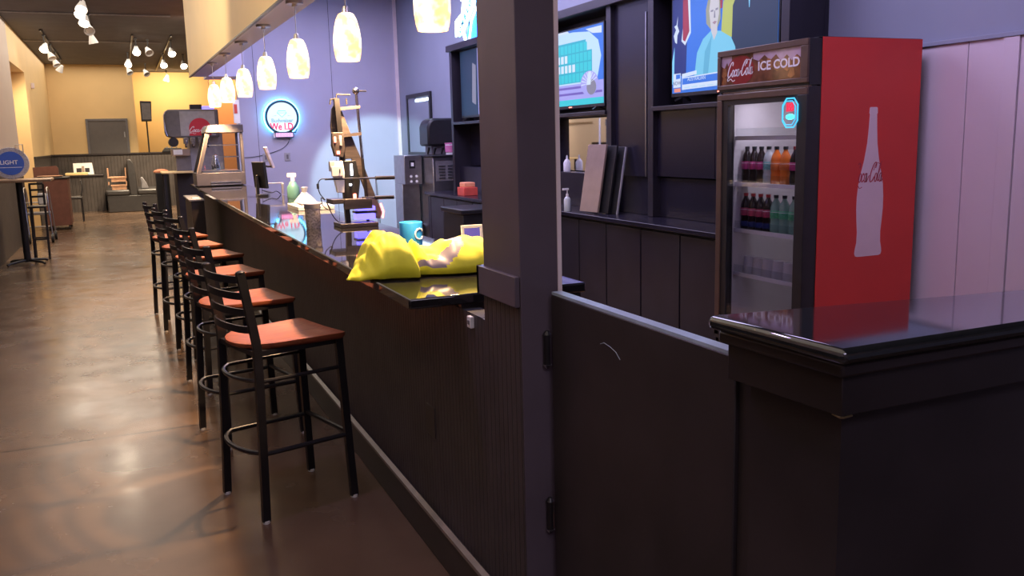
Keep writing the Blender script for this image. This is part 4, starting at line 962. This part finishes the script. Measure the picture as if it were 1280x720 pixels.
for z, dx in ((1.45, .08), (1.6, .12)):
    obj('wire_shelf', B().m('steel').box(xa+dx, xb-.05, ya+.04, ya+.05, z, z+.01).box(xa+dx, xb-.05, yb2-.06, yb2-.05, z, z+.01).box(xb-.06, xb-.05, ya+.04, yb2-.05, z, z+.01).box(xa+dx, xa+dx+.01, ya+.04, yb2-.05, z, z+.01), parent=t)
obj('inner_tray', B().m('steel').box(xa+.06, xb-.05, ya+.04, yb2-.05, 1.262, 1.285), parent=t)
o = obj('steel_canister', B().m('chrome').lathe([(0, 0), (.05, 0), (.055, .05), (.04, .14), (.03, .19), (0, .2)], (1.1, 12.2, 1.2855), 18)); tag(o, 'shiny canister inside the food warmer', 'canister')
o = obj('menu_stand', B().m('white').box(1.42, 1.5, 12.62, 12.66, 1.89, 2.2).m('redbox').box(1.43, 1.47, 12.615, 12.62, 2.02, 2.14).m('white').box(1.41, 1.5, 12.6, 12.7, 1.09, 1.1).box(1.45, 1.47, 12.63, 12.65, 1.1, 1.9)); tag(o, 'tall white sign with red panel standing behind the food warmer', 'sign')

# ------------------------------------------------------------------ soda fountain station beyond the bar
t = thing('service_station', 'dark service station with yellow top carrying the soda fountain', 'service station', (1.0, 15.8, 0))
obj('body', B().m('espresso').box(.78, 1.6, 15.4, 16.4, 0, 1.18), parent=t)
obj('top', B().m('yellowpaper').box(.55, 1.02, 15.1, 15.9, 1.18, 1.205).m('greylight').box(1.02, 1.62, 15.3, 16.4, 1.18, 1.205), parent=t, bev=.004)
obj('leg', B().m('blackmetal').box(.57, .61, 15.14, 15.18, 0, 1.18), parent=t); obj('leg', B().m('blackmetal').box(.57, .61, 15.8, 15.84, 0, 1.18), parent=t)
t = thing('soda_fountain', 'grey soda fountain with red round logo on the service station', 'soda fountain', (1.1, 16.0, 1.2))
fs = facing_y((0, 15.5, 0))
obj('tower', B().m('greylight').box(1.03, 1.56, 15.72, 16.3, 1.205, 1.8), parent=t, bev=.01)
obj('merchandiser', B().m('grey').prism([(.68, 1.84), (.7, 1.77), (.78, 1.74), (1.5, 1.74), (1.5, 2.19), (.72, 2.19), (.68, 2.13)], fs, -.7, 0), parent=t, bev=.02)
obj('end_rim', B().m('chrome').tube([(.7, 15.49, 2.16), (.665, 15.49, 2.1), (.665, 15.49, 1.86), (.69, 15.49, 1.77)], .015, 8), parent=t)
b = B().m('greylight').rect(fs, .9, 1.44, 1.77, 2.16, 0, .008); obj('face_panel', b, parent=t)
b = B().m('cokered').prism([(1.2+.17*math.cos(a), 1.88+.17*math.sin(a)) for a in [PI*i/16 for i in range(17)]]+[(1.03, 1.77), (1.37, 1.77)], fs, .009, .014); b.m('scriptwhite'); cola_script(b, fs, 1.2, 1.86, .34, d=.016)
obj('logo', b, parent=t, label='red round logo with white script Coca-Cola')
for i in range(4):
    obj('valve', B().m('chrome').box(.93+i*.11, 1.0+i*.11, 15.44, 15.6, 1.64, 1.74).m('blackplastic').cyl((.965+i*.11, 15.48, 1.58), (.965+i*.11, 15.48, 1.64), .02).box(.95+i*.11, .98+i*.11, 15.42, 15.44, 1.6, 1.7), parent=t, bev=.004)
obj('side_spout', B().m('blackplastic').cyl((.78, 15.5, 1.67), (.78, 15.75, 1.67), .075, seg=18).cyl((.78, 15.6, 1.7), (.78, 15.6, 1.75), .03), parent=t)
obj('ice_tray', B().m('tan').box(.74, 1.02, 15.5, 15.9, 1.45, 1.56).m('white').box(.76, .9, 15.49, 15.5, 1.47, 1.55), parent=t, bev=.006)
obj('support', B().m('grey').box(.8, 1.03, 15.6, 15.9, 1.205, 1.45), parent=t)
obj('top_bin', B().m('ledblue').box(1.27, 1.45, 15.6, 15.8, 2.2, 2.24).m('blackplastic').box(1.08, 1.26, 15.6, 15.8, 2.19, 2.27), parent=t)
t = thing('side_stand', 'dark waist-high stand with peach cloth beyond the last stool', 'stand', (.42, 17.0, 0))
obj('body', B().m('blackplastic').box(.5, .72, 16.8, 17.2, 0, 1.15), parent=t, bev=.01)
obj('cloth', B().m('peach').sph((.6, 16.95, 1.17), .1, (1.3, 1, .5), 14), parent=t)

# ------------------------------------------------------------------ far dining area
o = thing('partition', '', 'partition'); bpy.data.objects.remove(o)
struct('partition', B().m('beadx').box(-1.72, 2.4, 26.3, 26.42, 0, 1.43).m('espresso').box(-1.72, 2.4, 26.26, 26.46, 1.43, 1.47))
d = thing('door_1', '', ''); del d['label'], d['category']; d['kind'] = 'structure'
obj('leaf', B().m('greypaint').box(-.8, .16, 27.76, 27.8, 0, 2.36), parent=d, bev=.004)
obj('door_frame', B().m('grey').box(-.86, -.8, 27.74, 27.8, 0, 2.42).box(.16, .22, 27.74, 27.8, 0, 2.42).box(-.8, .16, 27.74, 27.8, 2.36, 2.42), parent=d)
obj('door_handle', B().m('chrome').cyl((.08, 27.72, 1.0), (.08, 27.76, 1.0), .03), parent=d)
obj('vent_plate', B().m('greylight').box(.1, .13, 27.755, 27.76, 1.9, 2.05), parent=d)
# loudspeaker on its stand
t = thing('loudspeaker', 'black loudspeaker on top of the pole before the yellow wall', 'loudspeaker', (.7, 27.0, 2.3))
obj('cabinet', B().m('blackplastic').prism([(.57, 2.31), (.83, 2.31), (.86, 2.85), (.57, 2.86)], facing_y((0, 26.85, 0)), -.3, 0), parent=t, bev=.01)
obj('grille', B().m('grey').box(.6, .83, 26.84, 26.85, 2.36, 2.8), parent=t)
t = thing('speaker_stand', 'thin black tripod pole holding the loudspeaker', 'stand', (.7, 27.0, 0))
obj('pole', B().m('blackmetal').cyl((.7, 27, .3), (.7, 27, 2.31), .02), parent=t)
for a in (.4, 2.5, 4.6): obj('leg', B().m('blackmetal').tube([(.7, 27, .8), (.7+.3*math.cos(a), 27+.3*math.sin(a), .02)], .013, 6), parent=t)
t = thing('sound_mixer', 'black sound mixer lying on the partition ledge below the loudspeaker', 'mixer', (1.25, 26.36, 1.47))
obj('body', B().m('blackplastic').prism([(1.0, 1.47), (1.55, 1.47), (1.5, 1.56), (1.08, 1.58)], facing_y((0, 26.22, 0)), -.26, 0), parent=t, bev=.01)
obj('knobs', B().m('grey').box(1.12, 1.16, 26.26, 26.3, 1.575, 1.6).box(1.24, 1.28, 26.26, 26.3, 1.572, 1.6).box(1.36, 1.4, 26.26, 26.3, 1.57, 1.595), parent=t)
# booths
t = thing('booth_bench', 'double-sided black vinyl booth bench seen from its end', 'booth', (.15, 24.9, 0))
obj('plinth', B().m('vinyl').box(-.44, .82, 24.5, 26.2, 0, .42), parent=t, bev=.02)
obj('seat', B().m('vinyl').box(-.46, .1, 24.48, 26.2, .42, .56), parent=t, bev=.04); obj('seat', B().m('vinyl').box(.27, .84, 24.48, 26.2, .42, .56), parent=t, bev=.04)
obj('backrest', B().m('vinyl').prism([(.1, .42), (.28, .42), (.27, .95), (.24, 1.2), (.17, 1.32), (.09, 1.3), (.08, .9)], facing_y((0, 24.5, 0)), -1.7, 0), parent=t, bev=.02)
nmz = ['lower one of the two wooden booster seats stacked on the booth', 'upper one of the two wooden booster seats stacked on the booth']
for i, n in enumerate(nmz):
    z = .562+i*.2; t = thing('booster_seat', n, 'booster seat', (-.17, 24.8, z), 0, 'booster seats on the booth')
    obj('seat_board', B().m('boosterwood').box(-.22+.06*(1-i), .22, -.15, .15, .09, .125), parent=t, local=True, bev=.004)
    obj('base', B().m('boosterwood').box(-.14, .2, -.13, .13, 0, .09), parent=t, local=True)
    hs = .34 if i else .11
    obj('side', B().m('boosterwood').box(-.22, -.19, -.15, .15, .125, .2 if not i else hs), parent=t, local=True, bev=.004)
    obj('side', B().m('boosterwood').box(.19, .22, -.15, .15, .125, .2 if not i else hs), parent=t, local=True, bev=.004)
o = obj('seat_cushion', B().m('greylight').prism([(.36, .562), (.56, .562), (.5, .72), (.42, .86), (.37, .84), (.38, .7)], facing_y((0, 24.7, 0)), -.3, 0), bev=.02); o.data.materials[0] = M['grey']; tag(o, 'grey cushion leaning on the right side of the booth back', 'cushion')
t = thing('side_cabinet', 'dark beadboard waiter cabinet left of the booth', 'cabinet', (-.85, 25.7, 0))
obj('body', B().m('beadx').box(-1.36, -.5, 25.45, 26.2, 0, .9), parent=t)
obj('top', B().m('espresso').box(-1.4, -.48, 25.42, 26.22, .9, .935), parent=t, bev=.004)
o = obj('paper_stack', B().m('yellowpaper').box(-1.38, -.86, 25.45, 25.9, .936, 1.0), bev=.01); tag(o, 'stack of yellowish paper on the waiter cabinet', 'paper')
t = thing('photo_frame', 'white frame with two dark pictures on the waiter cabinet', 'frame', (-.97, 25.95, .936))
fp = fr((-1.2, 25.95, .937), (1, 0, 0), (0, .12, 1))
obj('frame', B().m('white').prism([(0, 0), (.48, 0), (.45, .3), (0, .3)], fp, 0, .02), parent=t, bev=.004)
obj('picture', B().m('cabinet').rect(fp, .07, .19, .06, .17, .02, .024), parent=t); obj('picture', B().m('cabinet').rect(fp, .27, .38, .06, .17, .02, .024), parent=t)
obj('ornament', B().m('tan').rect(fp, .2, .26, .04, .22, .02, .035), parent=t)
# chairs glimpsed by the cabinet: rolling rack of folded chairs
t = thing('brown_cart', 'brown laminate cart on casters by the left wall', 'cart', (-1.25, 20.4, 0))
obj('body', B().m('brownlam').box(-1.5, -1.06, 20.0, 20.8, .09, 1.02), parent=t, bev=.006)
obj('back_panel', B().m('brownlam').prism([(-1.71, 1.02), (-1.24, 1.02), (-1.24, 1.22), (-1.28, 1.27), (-1.71, 1.25)], facing_y((0, 20.8, 0)), 0, .05), parent=t)
obj('top', B().m('blackplastic').box(-1.7, -1.04, 19.98, 20.8, 1.02, 1.05), parent=t, bev=.004)
for x, y in ((-1.46, 20.06), (-1.1, 20.06), (-1.46, 20.74), (-1.1, 20.74)): obj('caster', B().m('blackplastic').cyl((x-.015, y, .045), (x+.015, y, .045), .045), parent=t)
o = obj('serving_tray', B().m('boosterwood').lathe([(0, 0), (.2, 0), (.24, .02), (.24, .03), (.2, .012), (0, .012)], (-1.38, 20.35, 1.0505), 24)); tag(o, 'round brown tray lying on the brown cart', 'tray')
t = thing('tall_chair', 'black tall-backed chair partly hidden behind the brown cart', 'chair', (-.98, 22.2, 0))
obj('seat', B().m('vinyl').box(-1.2, -.9, 22.0, 22.4, .5, .56), parent=t, bev=.02)
for x, y in ((-1.18, 22.03), (-.92, 22.03), (-1.18, 22.37), (-.92, 22.37)): obj('leg', B().m('blackmetal').cyl((x, y, 0), (x, y, .5), .014, seg=8), parent=t)
obj('backrest', B().m('blackmetal').tube([(-.93, 22.03, .5), (-.88, 22.05, .75), (-.9, 22.1, .9), (-.92, 22.37, .9)], .014, 8), parent=t)
# high-top table with its stool, sign and walker
t = thing('high_table', 'high-top table with thin wooden top by the left wall', 'table', (-1.36, 14.3, 0))
obj('top', B().m('tablewood').box(-1.68, -.95, 13.95, 14.75, 1.165, 1.2), parent=t, bev=.006)
obj('column', B().m('blackmetal').cyl((-1.37, 14.3, .03), (-1.37, 14.3, 1.165), .045), parent=t)
for i in range(4):
    a = PI/4+i*PI/2; obj('foot', B().m('blackmetal').tube([(-1.37, 14.3, .06), (-1.37+.28*math.cos(a), 14.3+.28*math.sin(a), .035), (-1.37+.33*math.cos(a), 14.3+.33*math.sin(a), .018)], .018, 8), parent=t)
t = thing('table_stool', 'black backless-looking stool tucked under the high-top table', 'bar stool', (-1.2, 14.9, 0))
for x, y in ((-1.31, 14.75), (-1.12, 14.75), (-1.32, 15.05), (-1.14, 15.05)): obj('leg', B().m('blackmetal').bar([(x, y, 0), (x*.99, y, .76 if y < 15 else 1.1)], .03, .024, up=(0, 1, 0)), parent=t)
obj('seat', B().m('vinyl').box(-1.34, -1.1, 14.73, 15.08, .76, .79), parent=t, bev=.01)
obj('foot_ring', B().m('blackmetal').tube([(-1.31, 14.75, .3), (-1.12, 14.75, .3), (-1.14, 15.05, .3), (-1.32, 15.05, .3)], .012, 6, closed=True), parent=t)
for z in (.9, 1.0, 1.09): obj('back_slat', B().m('blackmetal').box(-1.32, -1.13, 15.04, 15.055, z, z+.03), parent=t)
t = thing('round_sign', 'round blue bar sign reading LIGHT standing on the high-top table', 'sign', (-1.44, 14.45, 1.2))
fg = fr((-1.455, 14.42, 1.425), (1, 0, 0), (0, .1, 1))
obj('rim', B().m('signrim').disc(fg, 0, 0, .235, .225, -.04, 0), parent=t, bev=.008)
obj('face', B().m('signblue').disc(fg, 0, 0, .17, .165, 0, .006), parent=t)
b = B().m('scriptwhite').text('LIGHT', .08, fg, -.02, 0.01, .007, .001, 1., bold=.001).rect(fg, -.14, .14, -.062, -.055, .006, .008)
obj('lettering', b, parent=t, label='pale lettering LIGHT')
obj('bracket', B().m('nickel').tube([fg @ Vector(p) for p in ((.08, .2, 0), (.08, .26, 0), (.17, .26, 0), (.17, .13, 0))], .008, 6), parent=t)
t = thing('walker', 'grey metal rolling walker between the stool and the brown cart', 'walker', (-1.4, 17.6, 0))
for x in (-1.62, -1.26):
    obj('side_frame', B().m('nickel').tube(catmull([(x+.02, 17.45, .06), (x, 17.5, .5), (x-.01, 17.55, .88), (x-.02, 17.7, .93), (x, 17.9, .86), (x+.03, 18.0, .06)]), .013, 8), parent=t)
    obj('wheel', B().m('blackplastic').cyl((x+.0, 17.4, .08), (x+.04, 17.4, .08), .08, seg=18), parent=t); obj('wheel', B().m('blackplastic').cyl((x+.01, 18.02, .08), (x+.05, 18.02, .08), .08, seg=18), parent=t)
obj('seat', B().m('grey').box(-1.62, -1.26, 17.55, 17.9, .48, .52), parent=t, bev=.006)
obj('cross_bar', B().m('nickel').cyl((-1.62, 17.52, .7), (-1.26, 17.52, .7), .011), parent=t); obj('cross_bar', B().m('nickel').cyl((-1.62, 17.5, .28), (-1.26, 17.5, .28), .011), parent=t)
obj('bag', B().m('greylight').box(-1.42, -1.28, 17.5, 17.6, .66, .86), parent=t, bev=.02)
# thermostat-like box on the left wall
o = obj('wall_box', B().m('whitepanel').box(-1.72, -1.66, 22.7, 22.85, 2.95, 3.07), bev=.008); tag(o, 'small pale box high on the left wall near the far corner', 'box')

# ------------------------------------------------------------------ ceiling tracks and spot heads
heads = []
def track(x0, y0, x1, y1, label):
    o = obj('light_track', B().m('blackmetal').bar([(x0, y0, 3.875), (x1, y1, 3.875)], .035, .03)); tag(o, label, 'light track', 'ceiling light tracks')
track(-1.24, 19.8, -1.24, 26.3, 'black light track near the left wall')
track(-.34, 13.9, -.34, 19.5, 'black light track in the middle of the ceiling')
track(.4, 20.3, .4, 27.0, 'black light track left of the three far ones')
track(1.15, 20.3, 1.15, 29.6, 'black light track right of the middle far one')
def head(x, y, lit, tx, ty, label):
    t = thing('track_spotlight', label, 'spotlight', (x, y, 3.62), 0, 'track spotlights')
    d_ = Vector((tx, ty, -1.)).normalized(); q_ = Vector((0, 0, -1)).rotation_difference(d_).to_matrix().to_4x4()
    obj('stem', B().m('blackmetal').cyl((0, 0, .08), (0, 0, .245), .012, seg=8).box(-.03, .03, -.03, .03, .22, .245), parent=t, local=True)
    b = B().m('white').lathe([(.0, .11), (.035, .1), (.045, .06), (.085, -.06), (.088, -.075), (.08, -.075), (.04, .05), (0, .06)], seg=18, mt=q_)
    obj('head', b, parent=t, local=True)
    b = B().m('lamp' if lit else 'lampoff').lathe([(0, -.045), (.06, -.045), (.066, -.05), (0, -.052)], seg=18, mt=q_)
    obj('lamp', b, parent=t, local=True, label='glaring lamp' if lit else 'unlit lamp')
    if lit: heads.append((x, y, d_))
H = [(-1.234, 20.474, 1, -.3, -.85, 'lit spot head, nearest on the track by the left wall'), (-1.237, 22.27, 0, .4, -.5, 'dim spot head, second on the track by the left wall'), (-1.248, 24.0, 0, .4, -.4, 'dim spot head, third on the track by the left wall'), (-1.248, 25.8, 0, -.6, .3, 'dark spot head, farthest on the track by the left wall'),
     (-.345, 14.6, 1, -.2, -.85, 'lit spot head at the top edge, nearest on the middle track'), (-.37, 15.2, 1, -.5, -.85, 'second spot head on the middle track'), (-.36, 16.15, 1, -.2, -.85, 'third spot head on the middle track, glowing'), (-.33, 17.25, 0, .1, -1.2, 'fourth spot head on the middle track, its ring facing the camera'), (-.32, 18.9, 0, .2, .1, 'farthest spot head on the middle track'),
     (.467, 20.8, 1, .0, -.85, 'bright spot head, nearest on the far left-hand track'), (.705, 20.93, 0, .4, -1.0, 'unlit round spot head between two bright ones'), (1.17, 21.0, 1, .1, -.85, 'bright spot head, nearest on the far right-hand track'), (.33, 23.8, 1, -.1, -.85, 'bright spot head, second on the far left-hand track'), (1.126, 23.9, 1, 0, -.85, 'bright spot head, second on the far right-hand track'),
     (1.597, 24.1, 1, .1, -.85, 'bright spot head right beside the soffit end'), (.366, 26.4, 0, .4, -.6, 'unlit spot head, third on the far left-hand track'), (.793, 26.9, 0, .5, -.8, 'unlit spot head low before the bright yellow wall'), (1.427, 29.2, 0, -.3, .2, 'small pale spot head hanging before the recessed yellow wall')]
for a in H: head(*a)
for i, (y, lb) in enumerate(((17.4, 'thin pale conduit across the ceiling, nearer one'), (21.8, 'thin pale conduit across the ceiling, farther one'))):
    o = obj('ceiling_conduit', B().m('greylight').cyl((-1.7, y, 3.885), (1.0, y, 3.885), .014, seg=8)); tag(o, lb, 'conduit', 'conduits on the ceiling')

# ------------------------------------------------------------------ lights
def light(kind, name, loc, energy, col, size=.1, sizey=None, aim=None, spot=None, blend=.4):
    l = bpy.data.lights.new(name, kind); l.energy = energy; l.color = col
    o = bpy.data.objects.new(name, l); COL.objects.link(o); o.location = loc
    if kind == 'AREA':
        l.shape = 'RECTANGLE'; l.size = size; l.size_y = sizey or size
    else: l.shadow_soft_size = size
    if kind == 'SPOT': l.spot_size = spot; l.spot_blend = blend
    if aim is not None: o.rotation_euler = Vector(aim).to_track_quat('-Z', 'Y').to_euler()
    return o
for x, y, z in pl: light('SPOT', 'pendant_bulb', (x, y, z-.56), 140, (1., .62, .3), .04, aim=(0, 0, -1), spot=1.9, blend=.5)
for x, y, d_ in heads: light('SPOT', 'spot_beam', Vector((x, y, 3.62))+d_*.09, (110 if x < -1 else 300) if y > 20 else 120, (1., .8, .54), .05, aim=(d_.x*.3, .5 if y > 20 else .1, -1), spot=1.6 if y > 20 else 1.2, blend=.7)
# fill lamps added overhead, no fixtures modelled
light('AREA', 'room_fill_light', (-.3, 8, 3.86), 66, (1., .84, .7), 2.6, 18, aim=(0, 0, -1))  # added fill over the stools and near floor
light('AREA', 'room_fill_light', (-.3, 21, 3.86), 130, (1., .86, .7), 2.8, 13, aim=(0, 0, -1))  # added fill for the far dining area
light('AREA', 'yellow_wall_light', (1.6, 29.2, 3.8), 40, (1., .75, .42), 1.6, .5, aim=(0, .6, -1))
light('AREA', 'orange_wall_light', (1.9, 17.0, 3.7), 40, (1., .7, .45), .8, .3, aim=(0, .6, -1))
light('AREA', 'bar_led_fill', (2.6, 9.5, 3.86), 155, (.7, .62, 1.), 1.8, 8, aim=(0, 0, -1))  # ceiling panel added in place of hidden LED strips
light('AREA', 'bar_led_fill', (2.9, 3.2, 3.86), 38, (.68, .56, 1.), 1.2, 1.6, aim=(.3, .1, -1))  # added purple fill above the near end of the aisle
light('AREA', 'near_room_fill', (0.2, -1.5, 3.86), 42, (.8, .7, 1.), 2, 2, aim=(0, .25, -1))  # added purple fill from behind the camera
light('AREA', 'cooler_fill', (3.6, 4.25, 1.82), 2.2, (.85, .8, 1.), .5, .04, aim=(.3, 0, -1))  # added to brighten the shelves; the cooler's own light is off
light('SPOT', 'wall_spill_fill', (3.2, 11.0, 2.4), 230, (.62, 1., 1.), .05, aim=(.75, 3.7, -1.55), spot=.62, blend=.25)  # added spot in the aisle imitates cool spill on the lilac wall
for y in (4.5, 9.5): light('SPOT', 'soffit_fill', (-1.3, y, 3.75), 130, (1., .82, .55), .08, aim=(2.4, 1.2, -.42), spot=1.3, blend=.6)  # spots added to brighten the soffit face, no fittings there
light('AREA', 'post_fill', (.1, 3.6, 3.7), 14, (.6, .4, 1.), .5, .2, aim=(.9, -1.2, -1.1))  # added purple lamp to tint the post's left face
wd = bpy.data.worlds.new('world'); SC.world = wd; wd.use_nodes = True
wd.node_tree.nodes['Background'].inputs[0].default_value = (.5, .45, .6, 1); wd.node_tree.nodes['Background'].inputs[1].default_value = .02
SC.view_settings.view_transform = 'Standard'; SC.view_settings.look = 'None'; SC.view_settings.exposure = .95; SC.view_settings.gamma = 1.
SC.view_settings.use_curve_mapping = False
try:
    SC.cycles.use_denoising = True; SC.cycles.denoiser = 'OPENIMAGEDENOISE'
    SC.cycles.max_bounces = 8; SC.cycles.transparent_max_bounces = 16; SC.cycles.sample_clamp_indirect = 6
except Exception: pass
